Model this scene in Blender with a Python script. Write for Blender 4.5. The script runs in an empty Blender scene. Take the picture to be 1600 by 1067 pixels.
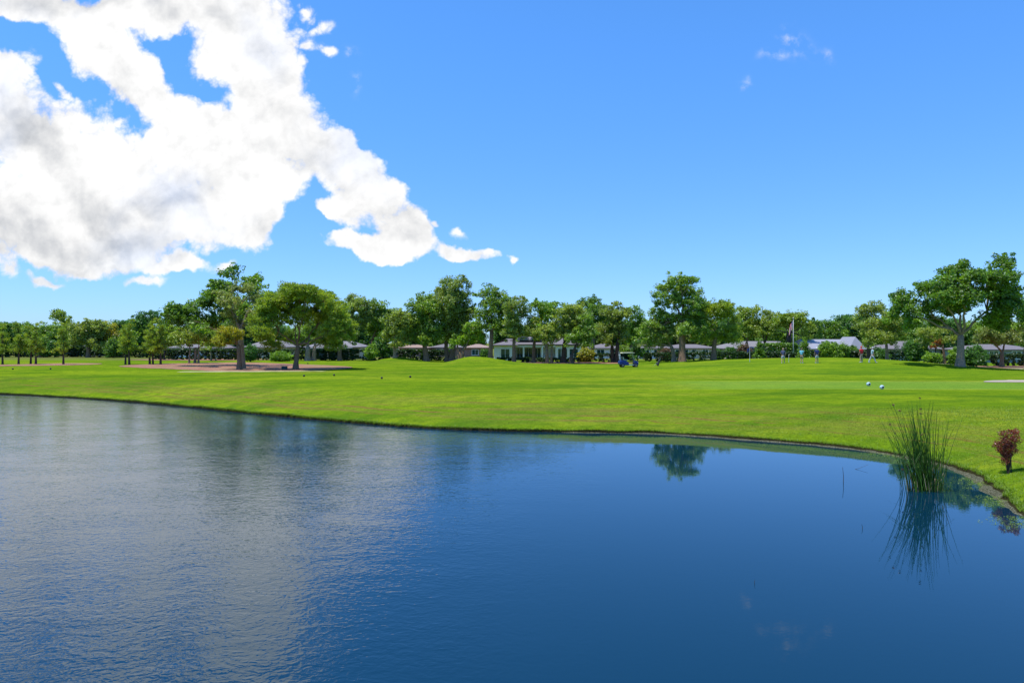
import bpy, math, random
import numpy as np
from math import radians, sin, cos, pi
S = bpy.context.scene
COL = S.collection
H, F, HY = 4.7, 1066.0, 535.0          # eye height over the pond, focal length and horizon row (1600 px wide measure)

# ------------------------------------------------------------------ camera
cd = bpy.data.cameras.new('camera'); cam = bpy.data.objects.new('camera', cd); COL.objects.link(cam)
cam.location = (0, 0, H); cam.rotation_euler = (radians(90), 0, 0)
cd.sensor_width = 36; cd.lens = 36*F/1600; cd.shift_y = 1.5/1600; cd.clip_end = 6000; cd.clip_start = .1
S.camera = cam
# ------------------------------------------------------------------ render look
S.view_settings.view_transform = 'Standard'; S.view_settings.look = 'None'
S.view_settings.gamma = 1; S.view_settings.exposure = 0.35
S.render.engine = 'CYCLES'
cy = S.cycles
cy.use_denoising = True; cy.max_bounces = 7; cy.diffuse_bounces = 3; cy.glossy_bounces = 3
cy.transmission_bounces = 5; cy.transparent_max_bounces = 6; cy.caustics_reflective = False; cy.caustics_refractive = False
cy.sample_clamp_indirect = 6

SUN_EL, SUN_AZ = radians(74), radians(-108)     # azimuth from +Y towards +X
# ------------------------------------------------------------------ node helper
class NT:
    def __init__(s, tree):
        s.t = tree; s.n = tree.nodes; s.l = tree.links
    def new(s, typ, **k):
        n = s.n.new(typ)
        for a, v in k.items(): setattr(n, a, v)
        return n
    def put(s, sock, v):
        if hasattr(v, 'is_linked') or isinstance(v, bpy.types.NodeSocket): s.l.new(v, sock)
        elif v is not None: sock.default_value = v
    def m(s, op, a, b=None, c=None, clamp=False):
        n = s.new('ShaderNodeMath', operation=op, use_clamp=clamp)
        for i, v in enumerate((a, b, c)):
            if v is not None: s.put(n.inputs[i], v)
        return n.outputs[0]
    def vm(s, op, a, b=None, out=0):
        n = s.new('ShaderNodeVectorMath', operation=op)
        s.put(n.inputs[0], a)
        if b is not None: s.put(n.inputs[1], b)
        return n.outputs[out]
    def ramp(s, v, a, b, lo=0., hi=1., smooth=True):
        n = s.new('ShaderNodeMapRange', interpolation_type='SMOOTHSTEP' if smooth else 'LINEAR')
        s.put(n.inputs[0], v)
        for i, q in zip((1, 2, 3, 4), (a, b, lo, hi)): s.put(n.inputs[i], q)
        return n.outputs[0]
    def mix(s, f, a, b, typ='MIX'):
        n = s.new('ShaderNodeMix', data_type='RGBA', blend_type=typ)
        s.put(n.inputs[0], f)
        for i, v in ((6, a), (7, b)):
            if isinstance(v, tuple) and len(v) == 3: v = (*v, 1)
            s.put(n.inputs[i], v)
        return n.outputs[2]
    def noise(s, vec, scale, detail=3, rough=.5, dist=0, dim='3D', out=0):
        n = s.new('ShaderNodeTexNoise', noise_dimensions=dim)
        if vec is not None: s.l.new(vec, n.inputs['Vector'])
        n.inputs['Scale'].default_value = scale; n.inputs['Detail'].default_value = detail
        n.inputs['Roughness'].default_value = rough; n.inputs['Distortion'].default_value = dist
        return n.outputs[out]
    def mapping(s, vec, loc=(0, 0, 0), rot=(0, 0, 0), sc=(1, 1, 1), vt='POINT'):
        n = s.new('ShaderNodeMapping', vector_type=vt)
        s.l.new(vec, n.inputs[0]); n.inputs[1].default_value = loc
        n.inputs[2].default_value = rot; n.inputs[3].default_value = sc
        return n.outputs[0]

# ------------------------------------------------------------------ sky with clouds
W = bpy.data.worlds.new('World'); S.world = W; W.use_nodes = True
k = NT(W.node_tree); k.n.clear()
sky = k.new('ShaderNodeTexSky', sky_type='NISHITA', sun_disc=False)
sky.sun_elevation = SUN_EL; sky.sun_rotation = SUN_AZ
sky.air_density = 1.0; sky.dust_density = .3; sky.ozone_density = 2.5; sky.altitude = 0
tc = k.new('ShaderNodeTexCoord').outputs['Generated']
sep = k.new('ShaderNodeSeparateXYZ'); k.l.new(tc, sep.inputs[0])
dy = k.m('MAXIMUM', sep.outputs[1], .12)
u = k.m('DIVIDE', sep.outputs[0], dy); v = k.m('DIVIDE', sep.outputs[2], dy)
comb = k.new('ShaderNodeCombineXYZ')
k.l.new(u, comb.inputs[0]); k.l.new(v, comb.inputs[1])
p = comb.outputs[0]                     # point of a cloud layer seen in direction (u, v)
# warp the layer so that outlines billow
w1 = k.noise(p, 9, 5, .55, out=1)
wv = k.vm('SUBTRACT', w1, (.5, .5, .5))
wn = k.new('ShaderNodeVectorMath', operation='SCALE'); k.l.new(wv, wn.inputs[0]); wn.inputs[3].default_value = .11
pw = k.vm('ADD', p, wn.outputs[0])
CL = [ # x, y, rx, ry, turn(deg)
 (95,255,105,85,0),(55,330,120,60,0),(190,335,150,55,0),(325,330,112,50,5),(140,395,130,34,-3),(5,118,42,40,0),(18,190,50,60,0),
 (185,235,55,42,0),(60,12,90,26,12),(160,72,75,42,30),(222,118,60,36,35),(275,165,62,42,35),(330,215,75,50,30),
 (395,255,80,50,20),(440,285,32,24,20),(320,10,125,34,0),(385,60,72,60,0),(415,130,52,66,-10),(450,195,62,48,40),
 (505,225,45,42,40),(548,262,52,34,45),(590,312,42,44,40),(540,330,34,20,40),(628,362,30,38,40),(598,392,72,17,4),
 (722,404,46,14,6),(708,366,16,10,15),(800,414,9,6,0),(512,80,17,12,10),(493,45,32,12,-12),(478,75,16,12,0),
 (265,410,52,15,-5),(352,408,24,9,-5),(12,432,20,22,30),(78,447,28,5,0),(232,438,32,6,0),(200,12,60,30,0),
 (300,262,60,36,20),(250,285,70,40,0),(255,225,38,30,0),(420,320,26,30,0)]
SMALL = [(722,405,52,17,6),(708,367,22,14,15),(800,414,11,8,0),(512,82,20,15,10),(493,45,36,15,-12),(478,75,20,14,0),
 (265,412,60,18,-5),(352,410,30,12,-5),(12,432,26,26,30),(78,447,36,8,0),(232,438,38,9,0),(185,178,24,14,0),(665,355,14,10,0),(470,10,22,12,0),(90,140,14,30,-40),(45,88,26,20,20)]
def blobs(lst, sharp):
    acc = None
    for (cx, cy_, rx, ry, a) in lst:
        mp = k.mapping(pw, ((cx-800)/F, (HY-cy_)/F, 0), (0, 0, radians(-a)), (rx/F, ry/F, 1), 'TEXTURE')
        e = k.m('EXPONENT', k.m('MULTIPLY', k.vm('DOT_PRODUCT', mp, mp, 1), -sharp))
        acc = e if acc is None else k.m('ADD', acc, e)
    return acc
CL = [q for q in CL if q[2]*q[3] > 24*24]
field = k.m('ADD', 1.0, k.m('MULTIPLY', k.m('LOGARITHM', k.m('ADD', blobs(CL, 4.), 1e-9), math.e), .25))
small = blobs(SMALL, 1.5)
wn2 = k.new('ShaderNodeVectorMath', operation='SCALE'); k.l.new(wv, wn2.inputs[0]); wn2.inputs[3].default_value = .035
p2 = k.vm('ADD', p, wn2.outputs[0])
def puffs(q):
    a = k.noise(q, 11, 7, .55, .2)
    vo = k.new('ShaderNodeTexVoronoi', voronoi_dimensions='2D', feature='SMOOTH_F1'); k.l.new(q, vo.inputs['Vector'])
    vo.inputs['Scale'].default_value = 21; vo.inputs['Detail'].default_value = 3.; vo.inputs['Roughness'].default_value = .55
    vo.inputs['Lacunarity'].default_value = 2.3; vo.inputs['Smoothness'].default_value = .35; vo.normalize = True
    return k.m('ADD', k.m('MULTIPLY', a, .6), k.m('MULTIPLY', k.m('SUBTRACT', .62, vo.outputs['Distance']), .8)), a
nA, nA0 = puffs(p2)
nB, nB0 = puffs(k.mapping(p2, (-.004, -.016, 0)))
dens = k.m('ADD', k.m('ADD', field, .24), k.m('MULTIPLY', k.m('SUBTRACT', nA, .5), 3.0))
alpha = k.ramp(dens, -.15, .62)
nF = k.noise(p, 26, 8, .62, .4)
alpha = k.m('MAXIMUM', alpha, k.ramp(k.m('ADD', small, k.m('MULTIPLY', k.m('MULTIPLY', k.m('SUBTRACT', nF, .5), 3.2), k.m('MINIMUM', small, 1.0))), .28, 1.0, 0, .95))
soft = k.noise(p, 5, 4, .5)
alpha = k.m('MULTIPLY', alpha, k.ramp(soft, .25, .5, .80, 1.0))
# faint wisps on the right
wis = None
for (cx, cy_, rx, ry, a) in [(1245,75,16,20,10),(1281,88,12,10,0),(1215,97,22,9,0),(1158,124,8,8,0),(560,120,9,9,0),(548,88,9,9,0)]:
    mp = k.mapping(pw, ((cx-800)/F, (HY-cy_)/F, 0), (0, 0, radians(-a)), (rx/F, ry/F, 1), 'TEXTURE')
    e = k.m('EXPONENT', k.m('MULTIPLY', k.vm('DOT_PRODUCT', mp, mp, 1), -1.2))
    wis = e if wis is None else k.m('ADD', wis, e)
wis = k.m('MULTIPLY', wis, k.ramp(k.noise(p, 40, 6, .6), .42, .75, 0, .6))
alpha = k.m('MAXIMUM', alpha, wis)
alpha = k.m('MULTIPLY', alpha, k.ramp(sep.outputs[1], .13, .3))
relief = k.m('SUBTRACT', nA, nB)
bigA = k.noise(p2, 7, 4, .5, .2); bigB = k.noise(k.mapping(p2, (-.008, -.034, 0)), 7, 4, .5, .2)
shade = k.m('ADD', .97, k.m('ADD', k.m('MULTIPLY', relief, .36), k.m('MULTIPLY', k.m('SUBTRACT', bigA, bigB), .65)))
# thick cloud bellies are greyer
bel = None
for (cx, cy_, rx, ry) in [(110,385,240,40),(60,310,150,20),(290,322,130,22),(60,0,160,34),(240,5,90,26),(400,325,60,30),(60,200,60,50),(120,430,120,26)]:
    mp = k.mapping(pw, ((cx-800)/F, (HY-cy_)/F, 0), (0, 0, 0), (rx/F, ry/F, 1), 'TEXTURE')
    e = k.m('EXPONENT', k.m('MULTIPLY', k.vm('DOT_PRODUCT', mp, mp, 1), -1.0))
    bel = e if bel is None else k.m('MAXIMUM', bel, e)
bel = k.m('MULTIPLY', bel, k.ramp(k.noise(p, 6, 4, .55), .3, .6))
shade = k.m('SUBTRACT', shade, k.m('MULTIPLY', bel, .17))
shade = k.m('MINIMUM', k.m('MAXIMUM', shade, .5), 1.05)
ccol = k.mix(k.ramp(shade, .6, .95), (.84, .88, .95), (1, 1, 1.0))
vs = k.new('ShaderNodeVectorMath', operation='SCALE'); k.l.new(ccol, vs.inputs[0])
k.l.new(k.m('MULTIPLY', k.m('POWER', k.m('MINIMUM', shade, 1.0), 1.4), 7.6), vs.inputs[3]); ccol = vs.outputs[0]
# clear sky: the physical sky, deepened
tint = k.mix(k.ramp(sep.outputs[2], 0, .45), (.57, .87, 1.5), (.60, 1.18, 1.78))
skyc = k.mix(1.0, sky.outputs[0], tint, 'MULTIPLY')
skyv = k.mix(alpha, skyc, ccol)
bg = k.new('ShaderNodeBackground'); k.l.new(skyv, bg.inputs[0]); bg.inputs[1].default_value = .11
wo = k.new('ShaderNodeOutputWorld'); k.l.new(bg.outputs[0], wo.inputs[0])
W.cycles.sampling_method = 'MANUAL'; W.cycles.sample_map_resolution = 512

# ------------------------------------------------------------------ sun
sd = bpy.data.lights.new('sun', 'SUN'); sd.energy = 4.6; sd.angle = radians(.55); sd.color = (1, .955, .88)
sun = bpy.data.objects.new('sun', sd); COL.objects.link(sun)
from mathutils import Vector
sdir = Vector((sin(SUN_AZ)*cos(SUN_EL), cos(SUN_AZ)*cos(SUN_EL), sin(SUN_EL)))
sun.rotation_euler = sdir.to_track_quat('Z', 'Y').to_euler(); sun.location = (20, 60, 80)

# ------------------------------------------------------------------ materials
def mat(name):
    m = bpy.data.materials.new(name); m.use_nodes = True
    t = NT(m.node_tree); b = t.n['Principled BSDF']
    return m, t, b
def simple(name, c, rough=.7, var=.12, scale=3., metal=0, bump=0, spec=.4):
    m, t, b = mat(name)
    tcn = t.new('ShaderNodeTexCoord').outputs['Object']
    n = t.noise(tcn, scale, 4, .6)
    f = t.ramp(n, .3, .7, 1-var, 1+var, False)
    vs = t.new('ShaderNodeVectorMath', operation='SCALE'); vs.inputs[0].default_value = c; t.l.new(f, vs.inputs[3])
    t.l.new(vs.outputs[0], b.inputs['Base Color'])
    b.inputs['Roughness'].default_value = rough; b.inputs['Metallic'].default_value = metal
    b.inputs['Specular IOR Level'].default_value = spec
    if bump:
        bn = t.new('ShaderNodeBump'); bn.inputs['Strength'].default_value = bump; bn.inputs['Distance'].default_value = .05
        t.l.new(t.noise(tcn, scale*6, 5, .65), bn.inputs['Height']); t.l.new(bn.outputs[0], b.inputs['Normal'])
    return m
def leafmat(name, c, c2=None, trans=.5, gloss=.2):
    c2 = c2 or (c[0]*1.45, c[1]*1.25, c[2]*.9)
    if c[1] > c[0] and 'reed' not in name and 'grass' not in name and 'hedge' not in name: c = tuple(q*f for q, f in zip(c, (2.55, 2.55, 1.6))); c2 = tuple(q*f for q, f in zip(c2, (3.0, 2.8, 1.5)))
    """leaf colour varies from leaf to leaf and branch to branch"""
    m, t, b = mat(name); t.n.remove(b)
    at = t.new('ShaderNodeAttribute', attribute_name='tone'); at.attribute_type = 'GEOMETRY'
    sp = t.new('ShaderNodeSeparateXYZ'); t.l.new(at.outputs['Vector'], sp.inputs[0])
    c2 = c2 or (c[0]*1.45, c[1]*1.25, c[2]*.9)
    colr = t.mix(sp.outputs[0], c, c2)
    vs = t.new('ShaderNodeVectorMath', operation='SCALE'); t.l.new(colr, vs.inputs[0])
    t.l.new(t.ramp(sp.outputs[1], 0, 1, .45, 1.55, False), vs.inputs[3])
    d = t.new('ShaderNodeBsdfDiffuse'); t.l.new(vs.outputs[0], d.inputs[0])
    tr = t.new('ShaderNodeBsdfTranslucent')
    t.l.new(t.mix(1., vs.outputs[0], (1.25, 1.25, .55), 'MULTIPLY'), tr.inputs[0])
    mx = t.new('ShaderNodeMixShader'); mx.inputs[0].default_value = trans
    t.l.new(d.outputs[0], mx.inputs[1]); t.l.new(tr.outputs[0], mx.inputs[2])
    g = t.new('ShaderNodeBsdfGlossy'); g.inputs[1].default_value = .45; g.inputs[0].default_value = (.9, .95, 1, 1)
    m2 = t.new('ShaderNodeMixShader'); m2.inputs[0].default_value = gloss*.16
    t.l.new(mx.outputs[0], m2.inputs[1]); t.l.new(g.outputs[0], m2.inputs[2])
    t.l.new(m2.outputs[0], t.n['Material Output'].inputs[0])
    return m
M = dict(
 oak=leafmat('oak leaves', (.062, .112, .026)), oak2=leafmat('grey green leaves', (.078, .115, .042)),
 pine=leafmat('pine needles', (.075, .122, .022), (.13, .165, .025)), dark=leafmat('dark leaves', (.022, .062, .018), (.04, .095, .02)),
 fresh=leafmat('fresh green leaves', (.052, .105, .016), (.10, .165, .02)), lush=leafmat('lush green leaves', (.034, .075, .014), (.072, .13, .018)),
 olive=leafmat('olive leaves', (.080, .118, .030), (.125, .155, .04)), grey=leafmat('silvery leaves', (.085, .112, .05), (.115, .14, .06)),
 yellow=leafmat('yellow green leaves', (.085, .11, .018), (.17, .155, .02)), orange=leafmat('orange leaves', (.30, .13, .035), (.42, .20, .05)),
 hedge=leafmat('hedge leaves', (.020, .052, .016), (.05, .11, .02)), red=leafmat('red leaves', (.17, .04, .022), (.36, .11, .055)),
 dead=leafmat('brown leaves', (.14, .085, .045), (.2, .13, .07)),
 reed=leafmat('reed stems', (.045, .13, .014), (.10, .22, .02), .15), straw=leafmat('straw', (.30, .27, .14), (.38, .34, .2), .1),
 brown=leafmat('seed heads', (.13, .07, .03), (.2, .1, .05), .1), grass=leafmat('grass blades', (.10, .19, .012), (.16, .25, .016), .3, .1),
 bark=simple('bark', (.22, .14, .085), .9, .35, 6, bump=.8, spec=.2), barkl=simple('pale bark', (.31, .225, .15), .9, .35, 6, bump=.8, spec=.2),
 barkd=simple('dark bark', (.085, .06, .045), .9, .35, 6, bump=.8, spec=.2),
 white=simple('white paint', (.74, .74, .72), .6, .05), cream=simple('cream stucco', (.62, .53, .38), .85, .06),
 greyw=simple('grey stucco', (.27, .28, .28), .85, .06), brick=simple('brick wall', (.30, .17, .13), .85, .15),
 shingle=simple('grey shingles', (.18, .17, .175), .85, .18, 5), brownr=simple('brown roof', (.27, .19, .15), .85, .18, 5),
 lilac=simple('pale grey shingles', (.15, .135, .14), .85, .15, 5), metalr=simple('blue grey metal roof', (.27, .27, .30), .45, .06, 2),
 screen=simple('dark screen', (.018, .045, .05), .5, .2), trim=simple('trim', (.55, .52, .44), .7, .05),
 navy=simple('navy paint', (.008, .03, .17), .4, .08, spec=.25), roofc=simple('cream plastic', (.55, .53, .36), .5, .05),
 black=simple('black rubber', (.02, .02, .02), .7, .1), steel=simple('steel', (.5, .5, .5), .35, .05, metal=.8),
 seat=simple('seat vinyl', (.42, .45, .30), .6, .05), util=simple('green utility cabinet', (.016, .05, .045), .5, .1),
 silver=simple('white pole', (.48, .48, .48), .4, .04), skin=simple('skin', (.45, .24, .16), .6, .05), hair=simple('hair', (.10, .07, .05), .8, .1),
 sh_navy=simple('navy cloth', (.020, .035, .14), .85, .1), sh_slate=simple('slate cloth', (.05, .065, .13), .85, .1),
 sh_aqua=simple('aqua cloth', (.13, .42, .52), .85, .1), sh_red=simple('red cloth', (.55, .02, .03), .85, .1),
 sh_pale=simple('pale blue cloth', (.36, .50, .58), .85, .1), sh_pink=simple('pink cloth', (.50, .18, .22), .85, .1),
 khaki=simple('khaki cloth', (.34, .25, .17), .85, .1), lgrey=simple('light grey cloth', (.40, .43, .46), .85, .1),
 charcoal=simple('charcoal cloth', (.05, .05, .06), .85, .1), flagr=simple('red flag cloth', (.68, .04, .05), .8, .1),
 flagw=simple('white flag cloth', (.72, .72, .72), .8, .05), flagb=simple('blue flag cloth', (.02, .04, .2), .8, .1),
 twig=simple('twig bark', (.06, .045, .03), .9, .2), mulchd=simple('dark soil', (.06, .035, .025), .95, .3, 8),
)
gm, t, b = mat('window glass'); b.inputs['Base Color'].default_value = (.01, .05, .05, 1); b.inputs['Roughness'].default_value = .06
b.inputs['Specular IOR Level'].default_value = .8; M['glass'] = gm
gm, t, b = mat('clear windshield'); b.inputs['Base Color'].default_value = (.75, .82, .9, 1); b.inputs['Roughness'].default_value = .1
b.inputs['Alpha'].default_value = .2; M['clear'] = gm

# ------------------------------------------------------------------ object helpers
def tag(o, label=None, cat=None, group=None, kind=None):
    if label: o['label'] = label
    if cat: o['category'] = cat
    if group: o['group'] = group
    if kind: o['kind'] = kind
    return o
def empty(name, loc, rz=0, **k):
    o = bpy.data.objects.new(name, None); o.empty_display_size = .3; COL.objects.link(o)
    o.location = loc; o.rotation_euler = (0, 0, rz); return tag(o, **k)
def mesh_np(name, V, faces, m, parent=None, tone=None, smooth=False, loc=None, **kk):
    """V (n,3); faces: array (k, 3|4) or list of such arrays"""
    me = bpy.data.meshes.new(name)
    if not isinstance(faces, list): faces = [faces]
    faces = [np.asarray(f, dtype=np.int32) for f in faces if len(f)]
    me.vertices.add(len(V)); me.vertices.foreach_set('co', np.asarray(V, dtype=np.float32).ravel())
    li = np.concatenate([f.ravel() for f in faces]); tot = np.concatenate([np.full(len(f), f.shape[1], np.int32) for f in faces])
    st = np.concatenate([[0], np.cumsum(tot)[:-1]]).astype(np.int32)
    me.loops.add(len(li)); me.loops.foreach_set('vertex_index', li.astype(np.int32))
    me.polygons.add(len(tot)); me.polygons.foreach_set('loop_start', st); me.polygons.foreach_set('loop_total', tot)
    if smooth: me.polygons.foreach_set('use_smooth', np.ones(len(tot), bool))
    if tone is not None:
        at = me.attributes.new('tone', 'FLOAT_VECTOR', 'FACE'); at.data.foreach_set('vector', np.asarray(tone, np.float32).ravel())
    for q in (m if isinstance(m, (list, tuple)) else [m]): me.materials.append(q)
    me.update(calc_edges=True)
    o = bpy.data.objects.new(name, me); COL.objects.link(o)
    if parent is not None: o.parent = parent
    if loc is not None: o.location = loc
    return tag(o, **kk)
class MB:
    """collects shapes of one mesh"""
    def __init__(s): s.v = []; s.f = []; s.n = 0
    def add(s, V, Fs):
        V = np.asarray(V, float)
        for f in Fs: s.f.append([i+s.n for i in f])
        s.v.append(V); s.n += len(V); return s
    def box(s, a, b):
        (x0, y0, z0), (x1, y1, z1) = a, b
        return s.add([(x0,y0,z0),(x1,y0,z0),(x1,y1,z0),(x0,y1,z0),(x0,y0,z1),(x1,y0,z1),(x1,y1,z1),(x0,y1,z1)],
              [(0,3,2,1),(4,5,6,7),(0,1,5,4),(1,2,6,5),(2,3,7,6),(3,0,4,7)])
    def tube(s, pts, rad, n=8, cap=True):
        pts = np.asarray(pts, float); m_ = len(pts)
        rad = np.broadcast_to(rad, (m_,)) if np.ndim(rad) == 0 else np.asarray(rad)
        T = np.gradient(pts, axis=0); T /= np.linalg.norm(T, axis=1)[:, None]+1e-9
        ref = np.array([1, 0, 0.]) if abs(T[0][0]) < .8 else np.array([0, 1., 0])
        A = np.cross(T, ref); A /= np.linalg.norm(A, axis=1)[:, None]+1e-9; B = np.cross(T, A)
        an = np.arange(n)*2*pi/n
        V = (pts[:, None]+rad[:, None, None]*(A[:, None]*np.cos(an)[None, :, None]+B[:, None]*np.sin(an)[None, :, None])).reshape(-1, 3)
        fs = [(i*n+j, i*n+(j+1) % n, (i+1)*n+(j+1) % n, (i+1)*n+j) for i in range(m_-1) for j in range(n)]
        if cap: fs += [tuple(range(n))[::-1], tuple((m_-1)*n+j for j in range(n))]
        return s.add(V, fs)
    def lathe(s, prof, c=(0, 0, 0), n=16, axis=2):
        V = []
        for r, z in prof:
            for j in range(n):
                a = 2*pi*j/n; q = [r*cos(a), r*sin(a), z]
                if axis == 1: q = [q[0], q[2], q[1]]
                if axis == 0: q = [q[2], q[0], q[1]]
                V.append((q[0]+c[0], q[1]+c[1], q[2]+c[2]))
        fs = [(i*n+j, i*n+(j+1) % n, (i+1)*n+(j+1) % n, (i+1)*n+j) for i in range(len(prof)-1) for j in range(n)]
        fs += [tuple(range(n)), tuple((len(prof)-1)*n+j for j in range(n))]
        return s.add(V, fs)
    def prism(s, poly, y0, y1):       # outline in xz pushed along y
        n = len(poly)
        V = [(x, y0, z) for x, z in poly]+[(x, y1, z) for x, z in poly]
        return s.add(V, [tuple(range(n)), tuple(range(2*n-1, n-1, -1))]+[(i, i+n, (i+1) % n+n, (i+1) % n) for i in range(n)])
    def build(s, name, m, parent=None, smooth=False, bevel=0, **kk):
        me = bpy.data.meshes.new(name); me.from_pydata(np.concatenate(s.v).tolist(), [], s.f); me.update()
        for q in (m if isinstance(m, (list, tuple)) else [m]): me.materials.append(q)
        if smooth: me.polygons.foreach_set('use_smooth', np.ones(len(me.polygons), bool))
        o = bpy.data.objects.new(name, me); COL.objects.link(o)
        if parent is not None: o.parent = parent
        if bevel:
            bv = o.modifiers.new('bevel', 'BEVEL'); bv.width = bevel; bv.segments = 2; bv.limit_method = 'ANGLE'
        return tag(o, **kk)
def copy_tree(o, loc, rz=0, sc=1, label=None):
    c = o.copy(); COL.objects.link(c); c.location = loc; c.rotation_euler = (0, 0, rz); c.scale = (sc,)*3
    if label: c['label'] = label
    def rec(a, b_):
        for ch in list(a.children):
            d = ch.copy(); COL.objects.link(d); d.parent = b_; rec(ch, d)
    rec(o, c); return c

# ------------------------------------------------------------------ pond outline and terrain
def ss(a, b, x):
    q = np.clip((x-a)/(b-a), 0, 1); return q*q*(3-2*q)
def shp(px, py):
    Y = H*F/(py-HY); return ((px-800)/F*Y, Y)
shore = [shp(*q) for q in [(0,616),(75,619.5),(150,624),(225,630),(300,637),(375,644.5),(450,652),(550,661),(650,668.5),(750,673),(850,675),
         (950,676.5),(1030,678),(1100,682),(1200,689.5),(1300,697.5),(1380,708),(1440,719),(1490,731),(1530,747),(1560,769),(1600,806)]]
shore += [(13.2,16),(13.6,12),(15,7),(13,4.2),(6,3.6),(0,3.7),(-8,3.4),(-20,3),(-40,3),(-62,8),(-80,22),(-90,42),(-86,58),(-74,66),(-60,65.5),(-53,64)]
shore = np.array(shore)
def catmull(P, n=12):
    out = []
    N = len(P)
    for i in range(N):
        a, b_, c, d = P[i-1], P[i], P[(i+1) % N], P[(i+2) % N]
        for j in range(n):
            q = j/n
            out.append(.5*((2*b_)+(-a+c)*q+(2*a-5*b_+4*c-d)*q*q+(-a+3*b_-3*c+d)*q**3))
    return np.array(out)
SH = catmull(shore, 10)
Cx, Cy = -22., 26.
ang = np.unwrap(np.arctan2(SH[:, 1]-Cy, SH[:, 0]-Cx)); rad = np.hypot(SH[:, 0]-Cx, SH[:, 1]-Cy)
o_ = np.argsort(np.mod(ang, 2*pi)); A_ = np.mod(ang, 2*pi)[o_]; R_ = rad[o_]
A3 = np.concatenate([A_-2*pi, A_, A_+2*pi]); R3 = np.tile(R_, 3)
rs = np.random.RandomState(5)
wob_k = rs.uniform(30, 700, 26); wob_p = rs.uniform(0, 6.28, 26); wob_a = 1.6/wob_k**.85*rs.uniform(.4, 1, 26)
def shore_r(th):
    th = np.mod(th, 2*pi)
    return np.interp(th, A3, R3)+sum(a*np.sin(np.round(kk_)*th+ph) for a, kk_, ph in zip(wob_a, wob_k, wob_p))
def fnoise(x, y, sc, seed):
    r = np.random.RandomState(seed); o = 0
    for i in range(10):
        a = r.uniform(0, 2*pi); kf = sc*r.uniform(.5, 1.8)
        o = o+np.sin((x*cos(a)+y*sin(a))*kf+r.uniform(0, 6.28))
    return o/4.5
def shore_dist(x, y):
    """signed distance from the waterline, outward positive"""
    x = np.atleast_1d(np.asarray(x, float)); y = np.atleast_1d(np.asarray(y, float))
    th = np.arctan2(y-Cy, x-Cx); t_ = np.hypot(x-Cx, y-Cy)-shore_r(th)
    thk = np.linspace(0, 2*pi, 1200, endpoint=False); rk = shore_r(thk)
    sx, sy = Cx+rk*np.cos(thk), Cy+rk*np.sin(thk)
    d = np.empty_like(t_)
    for i in range(0, len(x), 4000):
        xx, yy = x[i:i+4000, None], y[i:i+4000, None]
        d[i:i+4000] = np.sqrt(((xx-sx)**2+(yy-sy)**2).min(1))
    d = np.where(np.abs(t_) < 1.2, np.abs(t_)*.95, d)
    return np.sign(t_)*d
def height(x, y, d=None):
    x = np.atleast_1d(np.asarray(x, float)); y = np.atleast_1d(np.asarray(y, float))
    if d is None: d = shore_dist(x, y)
    lip = .11+.04*fnoise(x, y, 1.5, 3)
    shelf = ss(2, 9, x)*ss(12, 18, y)                 # the right hand shore has a strip of bare silt
    # outside
    g = lip+(1.36-lip)*ss(-1.2, 6.5, d)*ss(-.3, 1.2, d)+.15*ss(6, 16, d)
    near = ss(9, 2, y)*ss(0, 5, d)*1.4
    g = g+near
    g = g+1.15*np.exp(-((x+5.6)/(3.6+1.8*(x > -5.6)))**2-((y-100)/6)**2)
    g = g+.75*np.exp(-((x+18.9)/3.6)**2-((y-113)/5)**2)
    g = g+.78*ss(14, 34, x)*(1-ss(47, 62, x))*ss(60, 84, y)*(1-ss(98, 112, y))
    g = g+.42*np.exp(-((x-43)/8)**2-((y-90)/10)**2)
    g = g+.05*fnoise(x, y, .12, 8)*ss(5, 15, d)+.010*fnoise(x, y, 1.1, 9)*ss(1, 4, d)+.012*fnoise(x, y, 4., 19)*ss(0, 1, d)
    # inside: silt shelf just out of the water, then the bed
    bed = -.02-.9*(1-np.exp(np.minimum(d, 0)/2.2))
    sh = .035+.02*fnoise(x, y, 5, 11)+(d+.32+.10*fnoise(x, y, 1.3, 12))*.0
    wid = .10+.15*fnoise(x, y, .9, 13)
    ins = np.where(shelf > .02, np.where(d > -wid*shelf, sh, sh-(-wid*shelf-d)*.25), bed)
    ins = np.maximum(ins, bed-.2); ins = np.where(d < -2.5, bed, ins)
    edge = ss(-.02, .06, d)
    return ins*(1-edge)+g*edge
def hgt(x, y): return float(height(x, y)[0])
def ground_at(px, py):
    Y = (H-1.5)*F/(py-HY)
    for _ in range(6):
        z = hgt((px-800)/F*Y, Y); Y = .5*Y+.5*(H-z)*F/(py-HY)
    return ((px-800)/F*Y, Y, hgt((px-800)/F*Y, Y))

NR = 1700
th = np.linspace(0, 2*pi, NR, endpoint=False)
tt = np.concatenate([[-1.6,-1.2,-.9,-.75,-.6,-.5,-.42,-.35,-.28,-.22,-.16,-.1,-.05,-.015,.01,.035,.06,.09,.14,.22,.34,.5,.7,.95,1.25,1.6,2,2.5],
      np.arange(3.1, 20, .6), np.arange(20, 96, 1.15), [100,105,112,120,130,142,160,185,220,270,340,450,650,950,1500,2500]])
R0 = shore_r(th)
rows = []
for fr in (.02, .3, .6, .85): rows.append(R0*fr)
rr = np.concatenate([np.array(rows), R0[None]+tt[:, None]])
X = Cx+rr*np.cos(th); Y = Cy+rr*np.sin(th)
D = shore_dist(X.ravel(), Y.ravel())
Z = height(X.ravel(), Y.ravel(), D)
V = np.stack([X.ravel(), Y.ravel(), Z], 1); nr = rr.shape[0]
i, j = np.meshgrid(np.arange(nr-1), np.arange(NR), indexing='ij'); i = i.ravel(); j = j.ravel(); j2 = (j+1) % NR
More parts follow.
